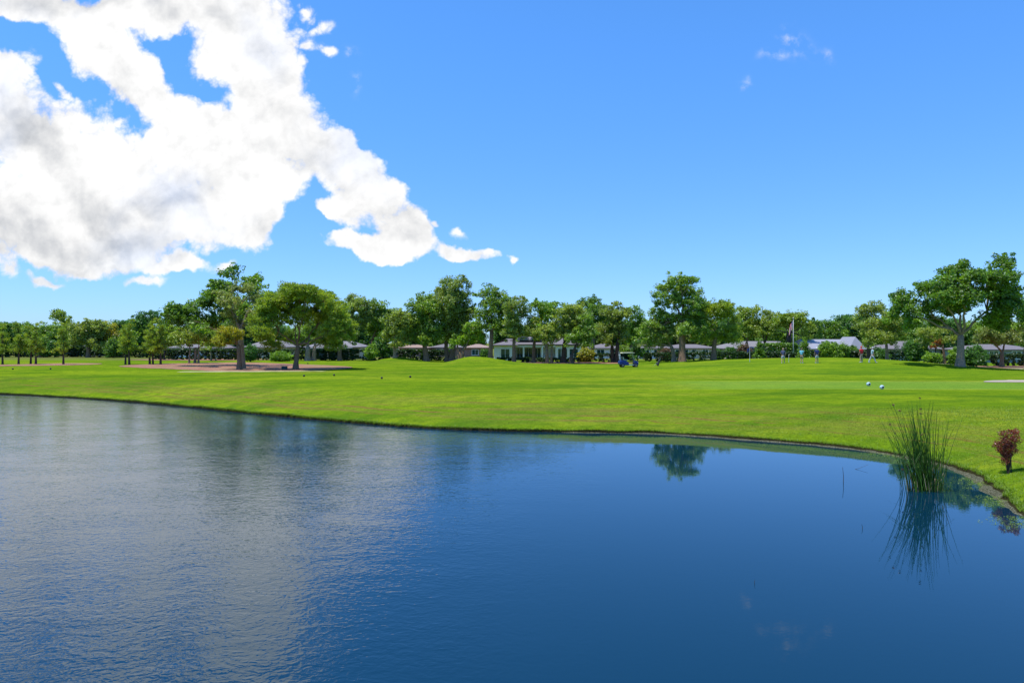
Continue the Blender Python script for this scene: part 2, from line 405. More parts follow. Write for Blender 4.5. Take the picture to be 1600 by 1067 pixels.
Fq = np.stack([i*NR+j, (i+1)*NR+j, (i+1)*NR+j2, i*NR+j2], 1)
# ground material
gmat, t, b = mat('mown grass')
pos = t.new('ShaderNodeNewGeometry').outputs['Position']
sd_at = t.new('ShaderNodeAttribute', attribute_name='shore'); sda = sd_at.outputs['Vector']
sps = t.new('ShaderNodeSeparateXYZ'); t.l.new(sda, sps.inputs[0]); dS, sS = sps.outputs[0], sps.outputs[1]
sxyz = t.new('ShaderNodeSeparateXYZ'); t.l.new(pos, sxyz.inputs[0])
g1, g2, g3, yel, brn = (.106, .182, .007), (.170, .240, .010), (.050, .118, .008), (.21, .235, .022), (.135, .145, .025)
flat = t.mapping(pos, sc=(.35, 1, 1))
big = t.noise(flat, .11, 4, .55, .4)
c = t.mix(t.ramp(big, .36, .64), g1, g2)
c = t.mix(t.ramp(t.noise(flat, .33, 5, .6, .3), .46, .68, 0, .85), c, g3)
c = t.mix(t.ramp(t.noise(t.mapping(pos, (7, 3, 0), sc=(.25, 1, 1)), .22, 5, .6, .5), .5, .68, 0, .75), c, yel)
mid = t.noise(t.mapping(pos, sc=(.6, 1, 1)), 1.7, 5, .65)
c = t.mix(t.ramp(mid, .38, .68, 0, .6), c, g3)
# dry streaks that follow the waterline
streak = t.noise(t.mapping(sda, sc=(1.6, .09, 1)), 1.3, 5, .65, .2)
bandm = t.m('MULTIPLY', t.ramp(dS, .6, 1.6), t.ramp(dS, 6.5, 3.2))
c = t.mix(t.m('MULTIPLY', t.ramp(streak, .42, .60, 0, .65), bandm), c, brn)
for d0, wd, st in ((1.5, .10, .8), (2.3, .12, .9), (3.1, .09, .7), (4.3, .14, .6), (5.6, .12, .4)):
    ln = t.m('ABSOLUTE', t.m('SUBTRACT', t.m('ADD', dS, t.m('MULTIPLY', t.m('SUBTRACT', t.noise(t.mapping(sda, sc=(0, .12, 1)), 1, 3), .5), 1.6)), d0))
    f = t.m('MULTIPLY', t.ramp(ln, wd, wd*.3), t.ramp(t.noise(t.mapping(sda, sc=(.4, .5, 1)), .8, 4), .42, .58, 0, st))
    c = t.mix(f, c, (.15, .10, .028))
# short cut tee in front of the green: paler, with straight mown edges
teeY = t.m('ADD', sxyz.outputs[1], t.m('MULTIPLY', sxyz.outputs[0], .045))
tee = t.m('MULTIPLY', t.m('MULTIPLY', t.ramp(teeY, 47.6, 47.9), t.ramp(teeY, 57.2, 56.9)), t.ramp(sxyz.outputs[0], 10, 16))
c = t.mix(t.m('MULTIPLY', tee, .55), c, (.125, .235, .035))
for yy in (47.6, 57.2):
    l_ = t.ramp(t.m('ABSOLUTE', t.m('SUBTRACT', teeY, yy)), .55, .25)
    l_ = t.m('MULTIPLY', t.m('MULTIPLY', l_, t.ramp(sxyz.outputs[0], 6, 20)), t.ramp(t.noise(pos, .25, 3), .35, .6, .1, .7))
    c = t.mix(l_, c, (.22, .27, .035))
# mowing passes, faint diagonal bands on the green
mow = t.m('SINE', t.m('MULTIPLY', t.m('ADD', t.m('MULTIPLY', sxyz.outputs[0], .8), t.m('MULTIPLY', sxyz.outputs[1], 1.15)), 1.6))
gr_m = t.m('MULTIPLY', t.ramp(sxyz.outputs[1], 60, 70), t.ramp(sxyz.outputs[0], 12, 24))
c = t.mix(t.m('MULTIPLY', t.m('MULTIPLY', t.m('ADD', mow, 1), .12), gr_m), c, (.16, .26, .02))
# grass turns darker and browner far back, in patches
far = t.m('MULTIPLY', t.ramp(sxyz.outputs[1], 118, 128), t.ramp(t.noise(pos, .3, 4), .4, .6, .35, .9))
c = t.mix(far, c, (.115, .115, .045))
fine = t.noise(t.mapping(pos, sc=(1, 1, 1)), 26, 4, .7)
cs = t.new('ShaderNodeVectorMath', operation='SCALE'); t.l.new(c, cs.inputs[0]); t.l.new(t.ramp(t.m('ADD', t.m('MULTIPLY', fine, .55), t.m('MULTIPLY', t.noise(pos, 7, 4, .7), .45)), .33, .67, .58, 1.38, False), cs.inputs[3])
c = cs.outputs[0]
# silt and soil at the waterline
silt = t.mix(t.ramp(t.noise(pos, 22, 5, .7), .42, .66), (.035, .04, .02), (.19, .185, .13))
soil = (.030, .028, .012)
zc = sxyz.outputs[2]
c = t.mix(t.ramp(t.m('ADD', dS, t.m('MULTIPLY', t.m('SUBTRACT', t.noise(pos, 6, 4, .6), .5), .12)), .085, .045), c, soil)
c = t.mix(t.ramp(dS, -.03, -.055), c, silt)
c = t.mix(t.ramp(zc, -.02, -.08), c, (.02, .03, .018))
t.l.new(c, b.inputs['Base Color']); b.inputs['Roughness'].default_value = .85; b.inputs['Specular IOR Level'].default_value = 0
bn = t.new('ShaderNodeBump'); bn.inputs['Strength'].default_value = .7; bn.inputs['Distance'].default_value = .05
hh = t.m('ADD', t.noise(pos, 30, 3, .7), t.m('MULTIPLY', t.noise(pos, 2.2, 4, .6), 2.2))
t.l.new(hh, bn.inputs['Height']); t.l.new(bn.outputs[0], b.inputs['Normal'])
ground = mesh_np('ground', V, Fq, gmat, smooth=True, kind='structure')
at = ground.data.attributes.new('shore', 'FLOAT_VECTOR', 'POINT')
arc = np.tile(np.concatenate([[0], np.cumsum(np.hypot(np.diff(R0*np.cos(th)), np.diff(R0*np.sin(th))))]), nr)
at.data.foreach_set('vector', np.stack([D, arc, np.zeros_like(D)], 1).astype(np.float32).ravel())

# pond surface
wr = R0+.12
WV = np.concatenate([[[Cx, Cy, 0]], np.stack([Cx+wr*np.cos(th), Cy+wr*np.sin(th), 0*th], 1)])
jj = np.arange(NR)
WF = np.stack([np.zeros(NR, int), 1+jj, 1+(jj+1) % NR], 1)
wm, t, b = mat('pond water')
pos = t.new('ShaderNodeNewGeometry').outputs['Position']
sx = t.new('ShaderNodeSeparateXYZ'); t.l.new(pos, sx.inputs[0])
b.inputs['Base Color'].default_value = (.001, .020, .040, 1); b.inputs['Specular Tint'].default_value = (.62, 1, 1, 1); b.inputs['Roughness'].default_value = .015
b.inputs['IOR'].default_value = 1.333; b.inputs['Specular IOR Level'].default_value = .95
# wind: rough in the west, nearly calm in the east
xr = t.m('ADD', sx.outputs[0], t.m('ADD', t.m('MULTIPLY', t.m('SUBTRACT', t.noise(t.mapping(pos, sc=(1, .5, 1)), .16, 4, .6), .5), 9), t.m('MULTIPLY', sx.outputs[1], -.12)))
rough = t.ramp(xr, 1.0, -6.5, .04, 1.0)
gust = t.ramp(t.noise(t.mapping(pos, (4, 9, 0), sc=(.6, 1, 1)), .45, 4, .6), .3, .7, .62, 1.2)
h1 = t.noise(t.mapping(pos, rot=(0, 0, .35), sc=(.8, 1.15, 1)), 4.6, 1.4, .5, .9)
h2 = t.noise(t.mapping(pos, rot=(0, 0, -.3), sc=(.9, 1.1, 1)), 11, 1.2, .5, .6)
h3 = t.noise(t.mapping(pos, rot=(0, 0, .1), sc=(.5, 1, 1)), 1.3, 3, .5)
hw = t.m('ADD', t.m('ADD', t.m('MULTIPLY', h1, .85), t.m('MULTIPLY', h2, .45)), t.m('MULTIPLY', h3, .7))
hw = t.m('MULTIPLY', t.m('MULTIPLY', hw, rough), gust)
bn = t.new('ShaderNodeBump'); bn.inputs['Strength'].default_value = 1; bn.inputs['Distance'].default_value = .0125
t.l.new(hw, bn.inputs['Height']); t.l.new(bn.outputs[0], b.inputs['Normal'])
pond = mesh_np('pond', WV, WF, wm, kind='structure')

def patch(name, pts, m, lift=.03, step=.6, wob=.35, kind='structure'):
    """a ground patch draped on the terrain; outline in world xy"""
    P = catmull(np.array(pts), 8); P = P+np.stack([fnoise(P[:, 0]*3, P[:, 1]*3, 1, 31), fnoise(P[:, 1]*3, P[:, 0]*3, 1, 32)], 1)*wob*.5
    c0 = P.mean(0); fr = np.linspace(0, 1, 14)[1:]
    V = [c0]
    for f in fr: V += list(c0+(P-c0)*f)
    V = np.array(V); n = len(P)
    z = height(V[:, 0], V[:, 1])+lift
    Vv = np.column_stack([V, z])
    f3 = [(0, 1+i, 1+(i+1) % n) for i in range(n)]
    f4 = [(1+r*n+i, 1+(r+1)*n+i, 1+(r+1)*n+(i+1) % n, 1+r*n+(i+1) % n) for r in range(len(fr)-1) for i in range(n)]
    return mesh_np(name, Vv, [np.array(f3), np.array(f4)], m, kind=kind, smooth=True)
mulch, t, b = mat('pine straw mulch')
pos = t.new('ShaderNodeNewGeometry').outputs['Position']
c = t.mix(t.ramp(t.noise(pos, .8, 5, .65), .35, .65), (.25, .095, .05), (.29, .15, .08))
c = t.mix(t.ramp(t.noise(t.mapping(pos, sc=(.4, 1, 1)), .45, 4, .6), .52, .68, 0, .8), c, (.17, .19, .04))
t.l.new(t.mix(t.ramp(t.noise(pos, 12, 4, .7), .35, .65, 0, .5), c, (.16, .08, .045)), b.inputs['Base Color']); b.inputs['Roughness'].default_value = .95
def gp(L): return [ground_at(*q)[:2] for q in L]
patch('mulch_bed', gp([(185,572),(240,569),(300,567.3),(380,566.5),(440,568),(500,570.5),(548,573.5),(530,577),(480,579),(420,580),(340,580),(270,577),(220,575)]), mulch)
patch('mulch_bed', [(-75,97),(-70,104),(-63,104),(-60,98),(-63,93),(-74,92)], mulch)
patch('mulch_bed', [(-70,124),(-60,132),(-48,130),(-45,124),(-56,119)], mulch)
patch('mulch_bed', [(-2,108),(4,111),(12,110),(18.5,104),(16,100.5),(8,102),(1,104)], mulch)
patch('mulch_bed', [(58,86),(62,92),(76,92),(90,90),(88,84),(70,83)], mulch)
conc = simple('concrete path', (.33, .28, .21), .9, .08, 2, bump=.2)
patch('path', [(37.8,54.6),(41,57.2),(46,57.8),(60,58),(75,57),(75,52.5),(60,53.3),(46,53.8),(41,54.2)], conc, lift=.035, wob=.05)
patch('path', [(51,81),(58,82.3),(70,82.6),(90,82),(90,79.8),(70,80.2),(58,80.2),(52,80)], conc, lift=.04, wob=.1)
patch('sand_strip', [(-36,74),(-30,75.5),(-22,75.6),(-20,74.8),(-26,74),(-34,73)], simple('sandy turf', (.36, .36, .16), .95, .2, 1), wob=.1)

# ------------------------------------------------------------------ foliage
def leaves(C, R, n_per, size, asp, rs, up=.25, rnd=.75, tones=None, spiky=False, flat=.8):
    """diamond leaves on the shells of clumps C (k,3) with radii R (k,)"""
    kC = len(C); n = kC*n_per
    ci = np.repeat(np.arange(kC), n_per)
    dv = rs.normal(size=(n, 3)); dv /= np.linalg.norm(dv, axis=1)[:, None]
    rad_ = R[ci]*rs.uniform(.45, 1.08, n)
    P = C[ci]+dv*rad_[:, None]*np.array([1, 1, flat])
    if spiky:
        t1 = dv*.9+np.array([0, 0, .5])+rs.normal(size=(n, 3))*.35; t1 /= np.linalg.norm(t1, axis=1)[:, None]
        nn = np.cross(t1, rs.normal(size=(n, 3)))
    else:
        nn = dv*(1-rnd)+rs.normal(size=(n, 3))*rnd*.6+np.array([0, 0, up]); nn /= np.linalg.norm(nn, axis=1)[:, None]
        t1 = np.cross(nn, rs.normal(size=(n, 3)))
    t1 /= np.linalg.norm(t1, axis=1)[:, None]+1e-9; nn /= np.linalg.norm(nn, axis=1)[:, None]+1e-9
    t2 = np.cross(nn, t1)
    s_ = size*rs.uniform(.6, 1.35, n)[:, None]
    Vv = np.stack([P-t1*s_, P+t2*s_*asp-t1*s_*.1, P+t1*s_, P-t2*s_*asp-t1*s_*.1], 1).reshape(-1, 3)
    Ff = np.arange(n*4).reshape(-1, 4)
    ct = rs.uniform(0, 1, kC) if tones is None else tones
    tone = np.stack([np.clip(ct[ci]*.65+rs.uniform(0, .35, n), 0, 1), np.clip(rs.normal(.5, .22, n)+(rs.uniform(-.15, .15, kC))[ci], 0, 1), 0*P[:, 0]], 1)
    return Vv, Ff, tone
def bez(a, b_, bend, n=6):
    q = np.linspace(0, 1, n)[:, None]; mid_ = (a+b_)/2+bend
    return (1-q)**2*a+2*q*(1-q)*mid_+q*q*b_
def grow(name, label, cat, base, lob, m, bark='bark', tr=.28, fork=.35, leaf=.17, asp=.5, dens=1., rc=.62, seed=1, group=None,
         trunks=None, spiky=False, fol='crown', stem='trunk', flat=.75, hollow=.5, twigs=5, bridge=.42):
    """lob: local lobes (x, y, z, rx, ry, rz)"""
    rs = np.random.RandomState(seed); root = empty(name, base, label=label, cat=cat, group=group)
    Cs, Rs, Ts, tw = [], [], [], []
    lob = list(lob); n0_ = len(lob)
    for a_ in range(n0_):                    # foliage that bridges neighbouring boughs
        for b_ in range(a_+1, n0_):
            A_b, B_b = np.array(lob[a_]), np.array(lob[b_]); dd_ = abs(A_b[0]-B_b[0])/(A_b[3]+B_b[3])+abs(A_b[2]-B_b[2])/(A_b[5]+B_b[5])
            if dd_ < 1.5 and rs.rand() < bridge:
                q_ = (A_b+B_b)/2; q_[3:] *= .75; q_[2] -= q_[5]*.25; q_[1] += rs.uniform(-.5, .5); lob.append(tuple(q_))
    lob0 = lob[:n0_]
    for li_, (x, y, z, rx, ry, rz) in enumerate(lob):
        rx, ry, rz = rx*1.0, ry*1.05, rz*1.05
        area = 4*pi*((rx*ry)**1.6/3+(rx*rz)**1.6/3+(ry*rz)**1.6/3)**(1/1.6)
        n = max(4, int(area/(rc*rc*1.4)*dens))
        dv = rs.normal(size=(n, 3)); dv[:, 2] = np.where(rs.rand(n) < .45, np.abs(dv[:, 2]), dv[:, 2]); dv /= np.linalg.norm(dv, axis=1)[:, None]
        f = 1-rs.rand(n)**1.5*hollow+rs.normal(size=n)*.07
        c_ = np.array([x, y, z])+dv*f[:, None]*np.array([rx, ry, rz])*.92
        r_ = rc*rs.uniform(.35, 1.2, n)
        c_ = c_+rs.normal(size=(n, 3))*rc*.45
        Cs.append(c_); Rs.append(r_); lt = rs.uniform(.0, .8)
        Ts.append(np.clip(lt+rs.normal(0, .22, n), 0, 1))
        tw.append(c_[:twigs])
    C_, R_2, T_ = np.concatenate(Cs), np.concatenate(Rs), np.concatenate(Ts)
    ok = C_[:, 2] > .25; C_, R_2, T_ = C_[ok], R_2[ok], T_[ok]
    leaf *= .82
    n_per = max(6, int((rc*rc*4.2)/(leaf*leaf*asp*2.0)*.62))
    Vv, Ff, tone = leaves(C_, R_2, n_per, leaf, asp, rs, tones=T_, spiky=spiky, flat=flat)
    Vv[:, 2] = np.maximum(Vv[:, 2], .04)
    mesh_np(fol, Vv, Ff, M[m] if isinstance(m, str) else m, root, tone)
    mb = MB(); top = max(q[2] for q in lob); tips = [(np.array(q[:3]), q) for q in lob0]
    trunks = trunks or [(0, 0, tr)]
    hf = fork*top
    heads = []
    for (tx, ty, r) in trunks:
        wx, wy = rs.uniform(-.15, .15, 2)*top*.12
        xm = np.mean([q[0] for q in lob])*.35
        pts = np.array([(tx, ty, -.15), (tx, ty, .12), (tx+wx*.3, ty+wy*.3, hf*.3), (tx+wx+xm*.1, ty+wy, hf*.65), (tx+wx*1.2+xm*.3, ty+wy, hf)])
        mb.tube(pts, np.array([1.75, 1.45, 1.05, .95, .85])*r, 10); heads.append((pts[-1], r*.85))
    tc_ = np.array([c_ for c_, q in tips]); kP = max(2, min(6, len(tips)//3)) if len(tips) > 3 else 1
    for hi, (hd, r) in enumerate(heads):
        own = [i_ for i_ in range(len(tips)) if len(heads) == 1 or int(np.argmin([abs(h_[0][0]-tc_[i_, 0]) for h_ in heads])) == hi]
        if not own: continue
        kk_ = max(1, min(kP, len(own)))
        cen = tc_[rs.choice(own, kk_, replace=False)].copy()
        for _ in range(6):
            lab_ = np.array([np.argmin(((cen-tc_[i_])**2*[1, 1, .6]).sum(1)) for i_ in own])
            for c2_ in range(kk_):
                if (lab_ == c2_).any(): cen[c2_] = tc_[np.array(own)[lab_ == c2_]].mean(0)
        for c2_ in range(kk_):
            mem = np.array(own)[lab_ == c2_]
            if not len(mem): continue
            tgt = hd+(cen[c2_]-hd)*.62; L = np.linalg.norm(tgt-hd); rp = max(.04, r*(.62 if kk_ < 4 else .48))
            pts = bez(hd, tgt, np.array([rs.uniform(-.12, .12), rs.uniform(-.12, .12), -.04 if cen[c2_][2] > hd[2] else .1])*L, 7); pts[1:-1] += rs.normal(size=(5, 3))*L*.02
            mb.tube(pts, np.linspace(rp, rp*.55, 7), 7, False)
            for i_ in mem:
                L2 = np.linalg.norm(tc_[i_]-tgt); r2_ = min(rp*.5, .04+.012*L2)
                p2 = bez(tgt, tc_[i_], rs.normal(size=3)*L2*.1, 6); p2[1:-1] += rs.normal(size=(4, 3))*L2*.02
                mb.tube(p2, np.linspace(r2_, .025, 6), 5, False)
    for (c_, q), tws in zip(tips, tw):
        for e_ in tws:
            L = np.linalg.norm(e_-c_)
            mb.tube(bez(c_, e_, rs.normal(size=3)*L*.12, 4), np.linspace(.045, .015, 4), 4, False)
    mb.build(stem, M[bark], root, smooth=True)
    return root
def tree(label, px, D_, lobes, m, name='tree', cat='tree', seed=None, depth=.9, trunks=None, **kw):
    X0 = (px-800)/F*D_; z0 = hgt(X0, D_); s_ = D_/F
    rs = np.random.RandomState((seed or int(px*7))+1)
    lob = []
    W_ = max(abs(q[0]-px) for q in lobes)*s_
    for q in lobes:
        x = (q[0]-px)*s_; z = H-(q[1]-HY)*s_-z0; rx = q[2]*s_; rz = q[3]*s_
        yy = q[4] if len(q) > 4 else rs.uniform(-1, 1)*math.sqrt(max(.1, 1-(x/(W_+.1))**2))*W_*.55
        lob.append((x, yy, z, rx, max(rx, rz)*depth, rz))
    tk = [((a-px)*s_, rs.uniform(-.5, .5), r) for a, r in trunks] if trunks else None
    return grow(name, label, cat, (X0, D_, z0), lob, m, seed=seed or int(px*13), trunks=tk, **kw)
# ------------------------------------------------------------------ trees
G_OAK = 'trees along the back of the field'
# the big dome shaped pine
tree('broad dome shaped pine with a dark forked trunk on the mulch bed', 462, 81,
 [(412,502,15,12),(404,527,13,10),(424,480,17,11),(448,464,20,10),(474,457,22,9),(500,465,20,10),(523,482,17,11),(538,503,13,12),(545,527,9,9),
  (522,517,16,10),(438,500,14,9),(424,538,14,7),(492,487,18,9),(500,532,16,8),(428,517,14,8),(462,482,16,8),(522,540,12,6),(470,500,12,6),(446,528,10,6),(436,474,18,11),(462,460,20,10),(488,460,20,10),(512,472,16,11),(532,490,13,11),(410,515,15,10),(545,514,9,9),(418,492,14,10),(456,484,13,7),(480,492,14,7),(500,495,14,8),(440,488,14,8)],
 'pine', bark='bark', tr=.27, fork=.30, leaf=.15, asp=.32, rc=.50, spiky=True, seed=11, depth=1.1, twigs=8, name='pine_tree', cat='pine tree', hollow=.35, flat=.6, dens=1.0)
tree('tall leafy tree with dark green ragged top left of the dome pine', 377, 92,
 [(268,490,11,9),(286,490,20,13),(297,473,14,8),(308,455,12,8),(326,449,18,10),(346,446,14,9),(330,470,22,13),(312,506,22,12),(345,500,24,15),(362,478,18,14),
  (384,432,14,7),(404,440,15,9),(412,458,9,9),(396,462,16,13),(388,490,12,15),(262,503,9,6),(378,512,14,9),(300,500,16,10),(340,519,16,8)],
 'lush', tr=.30, fork=.35, leaf=.2, rc=.72, seed=12, twigs=5, name='leafy_tree')
tree('sparse olive tree with pale bare branches in front of the tall leafy tree', 378, 83,
 [(348,463,15,8),(368,452,17,9),(394,470,12,10),(368,474,18,9),(362,492,14,8),(342,476,10,6),(388,452,12,7),(400,488,7,8),(374,505,10,7)],
 'grey', bark='barkl', tr=.34, fork=.5, leaf=.13, rc=.5, dens=.62, seed=13, name='sparse_tree', hollow=.8)
tree('stubby tree with yellow green crown and thick flared trunk on the mulch bed', 374, 79.5,
 [(347,522,10,6),(362,518,13,5),(376,521,10,6),(350,534,11,6),(338,530,6,6),(364,529,10,5)],
 'yellow', bark='bark', tr=.25, fork=.66, leaf=.13, asp=.3, rc=.42, seed=14, spiky=True, name='stubby_tree', dens=1.1)
# back row, from left to right
B = dict(group=G_OAK, name='oak_tree', cat='oak tree')
tree('pine with tufted flat top above the left tree line', 118, 150, [(98,492,12,4.5),(90,498,8,4),(105,508,9,6),(120,497,5,3.5),(114,514,11,7),(104,500,5,4),(122,522,9,9)], 'pine', bark='barkd', tr=.35, fork=.6, leaf=.22, rc=.7, seed=20, name='pine_tree', cat='pine tree', dens=.9)
tree('broad grey green tree near the blue roofed house', 138, 143, [(128,512,12,7),(145,507,13,7),(160,513,12,7),(140,525,16,11),(124,530,12,10),(150,541,14,8)], 'oak2', tr=.4, leaf=.22, rc=.8, seed=21)
tree('tree with yellowish crown edge beside the broad grey green tree', 170, 146, [(160,508,12,5),(170,514,11,6),(177,522,8,7),(165,530,14,12),(178,536,9,8)], 'yellow', tr=.3, leaf=.22, rc=.75, seed=22)
tree('round dark crowned tree rising behind the young pines', 227, 158, [(216,498,11,6),(233,494,14,5.5),(242,500,7,6),(226,507,16,8),(224,520,14,10)], 'dark', tr=.45, leaf=.24, rc=.85, seed=23)
tree('low green tree left of the round dark crown', 195, 150, [(190,530,10,10),(203,522,9,8),(198,540,12,8)], 'fresh', tr=.25, leaf=.22, rc=.75, seed=24)
tree('dull green tree at the left edge of the picture', 12, 150, [(4,515,12,8),(20,513,12,7),(12,527,16,11),(0,535,10,10),(30,530,10,12)], 'dark', tr=.3, leaf=.22, rc=.8, seed=25)
tree('dark green tree between the two left pairs of young pines', 62, 148, [(55,530,10,9),(70,534,10,10),(62,545,14,7),(78,530,9,8)], 'lush', tr=.3, leaf=.22, rc=.8, seed=26)
tree('small olive tree with several thin trunks on the mulch bed', 302, 104, [(279,525,10,7),(296,518,14,7),(314,522,13,8),(298,533,14,6),(325,530,8,6),(284,536,9,5)],
  'olive', bark='barkl', tr=.14, fork=.5, leaf=.15, rc=.5, seed=27, trunks=[(297,.12),(303,.16),(308,.12)], name='small_tree', dens=.9)
tree('thin grey trunked tree left of the stubby yellow tree', 330, 118, [(322,528,12,9),(338,524,12,9),(330,538,12,7),(345,535,9,8)], 'olive', bark='barkl', tr=.12, leaf=.17, rc=.55, seed=28, trunks=[(330,.1),(337,.09)], name='small_tree')
tree('small pine behind the young pines near the mulch bed', 257, 124, [(250,524,11,8),(263,520,10,8),(257,535,12,7),(270,532,8,7)], 'pine', bark='barkd', tr=.12, leaf=.18, rc=.6, seed=29, name='small_tree')
tree('oak with twin pale trunks behind the dome pine', 486, 118, [(470,528,14,9),(492,510,16,10),(505,500,14,9),(480,520,16,10),(510,530,12,8)], 'oak', bark='barkl', tr=.3, leaf=.2, rc=.75, seed=30, trunks=[(482,.42),(489,.34)], **B)
tree('airy oak with lumpy top right of the dome pine', 531, 119, [(549,467,13,7),(563,476,15,8),(543,484,14,9),(572,490,15,9),(558,505,18,11),(543,520,14,9),(528,535,10,6)], 'oak2', tr=.34, leaf=.19, rc=.7, seed=31, fork=.3, dens=.85, **B)
tree('oak with grey green crown above the small bright bush', 580, 122, [(590,478,13,6),(601,487,13,7),(612,493,9,7),(592,499,18,10),(585,517,18,11),(604,515,12,12)], 'oak', tr=.32, leaf=.19, rc=.72, seed=32, dens=.95, **B)
tree('dark low evergreen beside the bright bush', 597, 116, [(598,530,10,12),(590,545,10,9),(604,547,9,10)], 'dark', tr=.2, fork=.1, leaf=.2, rc=.7, seed=33, name='evergreen_tree')
tree('yellowish olive tree left of the two large oaks', 617, 112, [(613,506,13,12),(628,495,14,9),(622,519,16,11),(638,509,9,11),(607,525,9,9),(625,537,12,6)], 'olive', bark='barkl', tr=.25, leaf=.17, rc=.62, seed=34, **B)
tree('large spreading oak left of the tallest central oak', 666, 113, [(644,502,14,12),(650,480,13,9),(664,466,16,7),(672,482,20,11),(656,500,20,13),(680,515,16,11),(645,522,13,9),(668,530,16,7)], 'oak', tr=.42, leaf=.18, rc=.7, seed=35, fork=.28, dens=1.0, **B)
tree('tallest central oak with a loose tuft on top', 705, 114, [(690,456,15,7),(703,441,9,5),(706,451,14,8),(724,438,8,4.5),(719,443,4,4),(733,449,3,3),(700,474,22,12),(722,468,15,11),(690,497,20,13),(715,497,20,13),(735,490,13,13),(700,520,20,9),(727,520,15,9)], 'oak2', tr=.5, leaf=.18, rc=.7, seed=36, fork=.25, trunks=[(698,.35),(706,.5)], **B)
tree('leaning oak with thick slanted trunk near the small brown roofed house', 718, 110, [(738,512,15,8),(728,530,15,6),(745,525,12,8),(712,533,10,6)], 'fresh', tr=.40, leaf=.18, rc=.65, seed=37, trunks=[(716,.42),(722,.32)], fork=.3, **B)
tree('tall oak with open crown left of the white house', 766, 109, [(768,452,10,5.5),(752,461,10,7),(779,463,11,7),(791,471,9,8),(765,476,17,10),(786,489,15,11),(754,494,14,12),(771,508,18,10),(750,514,12,8),(785,512,12,8)], 'oak', tr=.36, leaf=.18, rc=.66, seed=38, fork=.42, dens=.9, **B)
tree('oak with curved trunk at the left end of the white house', 803, 106, [(812,470,10,6),(800,482,12,8),(818,489,15,10),(800,503,14,11),(816,516,16,9),(796,523,12,8),(833,505,10,10)], 'oak2', tr=.28, leaf=.17, rc=.62, seed=39, fork=.4, **B)
tree('oak leaning left in front of the white house porch', 834, 108, [(838,478,9,6),(850,481,14,6),(868,479,11,6),(855,494,18,10),(838,508,13,9),(860,513,16,9),(846,522,14,7)], 'fresh', tr=.27, leaf=.17, rc=.62, seed=40, fork=.42, **B)
tree('short olive oak before the right window of the white house', 857, 104, [(858,529,14,7),(845,522,12,7),(868,523,12,8),(856,516,14,7)], 'olive', tr=.24, leaf=.15, rc=.52, seed=41, fork=.42, trunks=[(855,.26),(861,.17)], **B)
tree('rounded brownish oak with straight dark trunk at the right end of the white house', 880, 105, [(886,488,17,8),(905,486,13,8),(880,505,17,12),(902,503,17,12),(880,522,15,9)], 'olive', bark='barkd', tr=.36, leaf=.17, rc=.62, seed=42, fork=.4, **B)
tree('oak with a low fork like a letter V right of the white house', 893, 102, [(915,502,13,12),(920,520,13,10),(903,524,14,9),(890,530,12,7),(915,536,10,5)], 'oak', bark='barkd', tr=.33, leaf=.17, rc=.6, seed=43, fork=.22, **B)
tree('tall tree with dark top showing above the forked oak', 925, 124, [(924,472,13,6),(908,477,9,5),(938,484,12,7),(928,492,16,10),(945,502,12,10),(926,512,16,12)], 'lush', tr=.35, leaf=.2, rc=.72, seed=44, **B)
tree('dark oak with twisted trunks left of the golf cart', 962, 108, [(965,478,10,5),(950,489,13,9),(966,494,15,9),(978,488,9,7),(945,516,15,11),(966,515,16,11),(950,534,12,6),(976,528,10,6)], 'oak2', bark='barkd', tr=.36, leaf=.18, rc=.65, seed=45, trunks=[(958,.28),(964,.34)], **B)
tree('bright green tree behind the golf cart', 988, 116, [(990,489,11,8),(998,503,12,10),(984,511,13,10),(1001,522,12,10),(985,531,12,8)], 'fresh', tr=.28, leaf=.18, rc=.65, seed=46, **B)
tree('dark narrow evergreen behind the golf cart roof', 996, 106, [(995,540,8,8),(998,550,8,8),(992,556,7,6)], 'dark', tr=.14, fork=.1, leaf=.16, rc=.5, seed=47, name='evergreen_tree')
tree('tallest round topped pine with two straight trunks', 1066, 97, [(1053,438,13,6),(1073,440,13,7),(1043,450,15,7),(1064,453,18,8),(1089,459,12,7),(1033,465,13,8),(1055,472,18,9),(1080,475,17,9),(1098,470,7,7),(1031,490,13,10),(1048,497,17,9),(1076,498,17,11),(1096,494,11,12),(1020,512,15,11),(1044,520,15,9),(1088,518,15,9),(1012,528,11,9),(1066,518,14,8)],
  'oak', bark='bark', tr=.42, leaf=.16, rc=.56, seed=48, fork=.55, name='pine_tree', cat='pine tree', dens=.85, twigs=6)
tree('smaller olive tree growing left of the tallest pine trunk', 1053, 99, [(1030,505,14,11),(1018,524,12,10),(1036,520,12,8),(1024,538,10,6),(1008,540,8,6)], 'grey', bark='barkl', tr=.28, leaf=.15, rc=.52, seed=49, fork=.4, name='small_tree', dens=.85)
tree('pine with rounded umbrella crown right of the tallest pine', 1115, 98, [(1109,479,14,6),(1128,478,15,6),(1096,488,11,8),(1141,489,11,8),(1120,491,20,8),(1150,503,9,9),(1140,515,13,8),(1105,508,14,8),(1125,526,14,7),(1096,528,11,8),(1148,530,13,6),(1090,506,8,8)],
  'pine', bark='bark', tr=.32, leaf=.14, asp=.35, rc=.52, seed=50, fork=.45, spiky=True, name='pine_tree', cat='pine tree', dens=.95, twigs=6)
tree('layered pine just right of the umbrella pine', 1165, 130, [(1164,486,14,5),(1180,489,11,6),(1158,499,14,7),(1178,505,13,7),(1164,519,14,8),(1180,524,10,7)], 'pine', tr=.3, leaf=.2, rc=.68, seed=51, name='pine_tree', cat='pine tree', dens=.8)
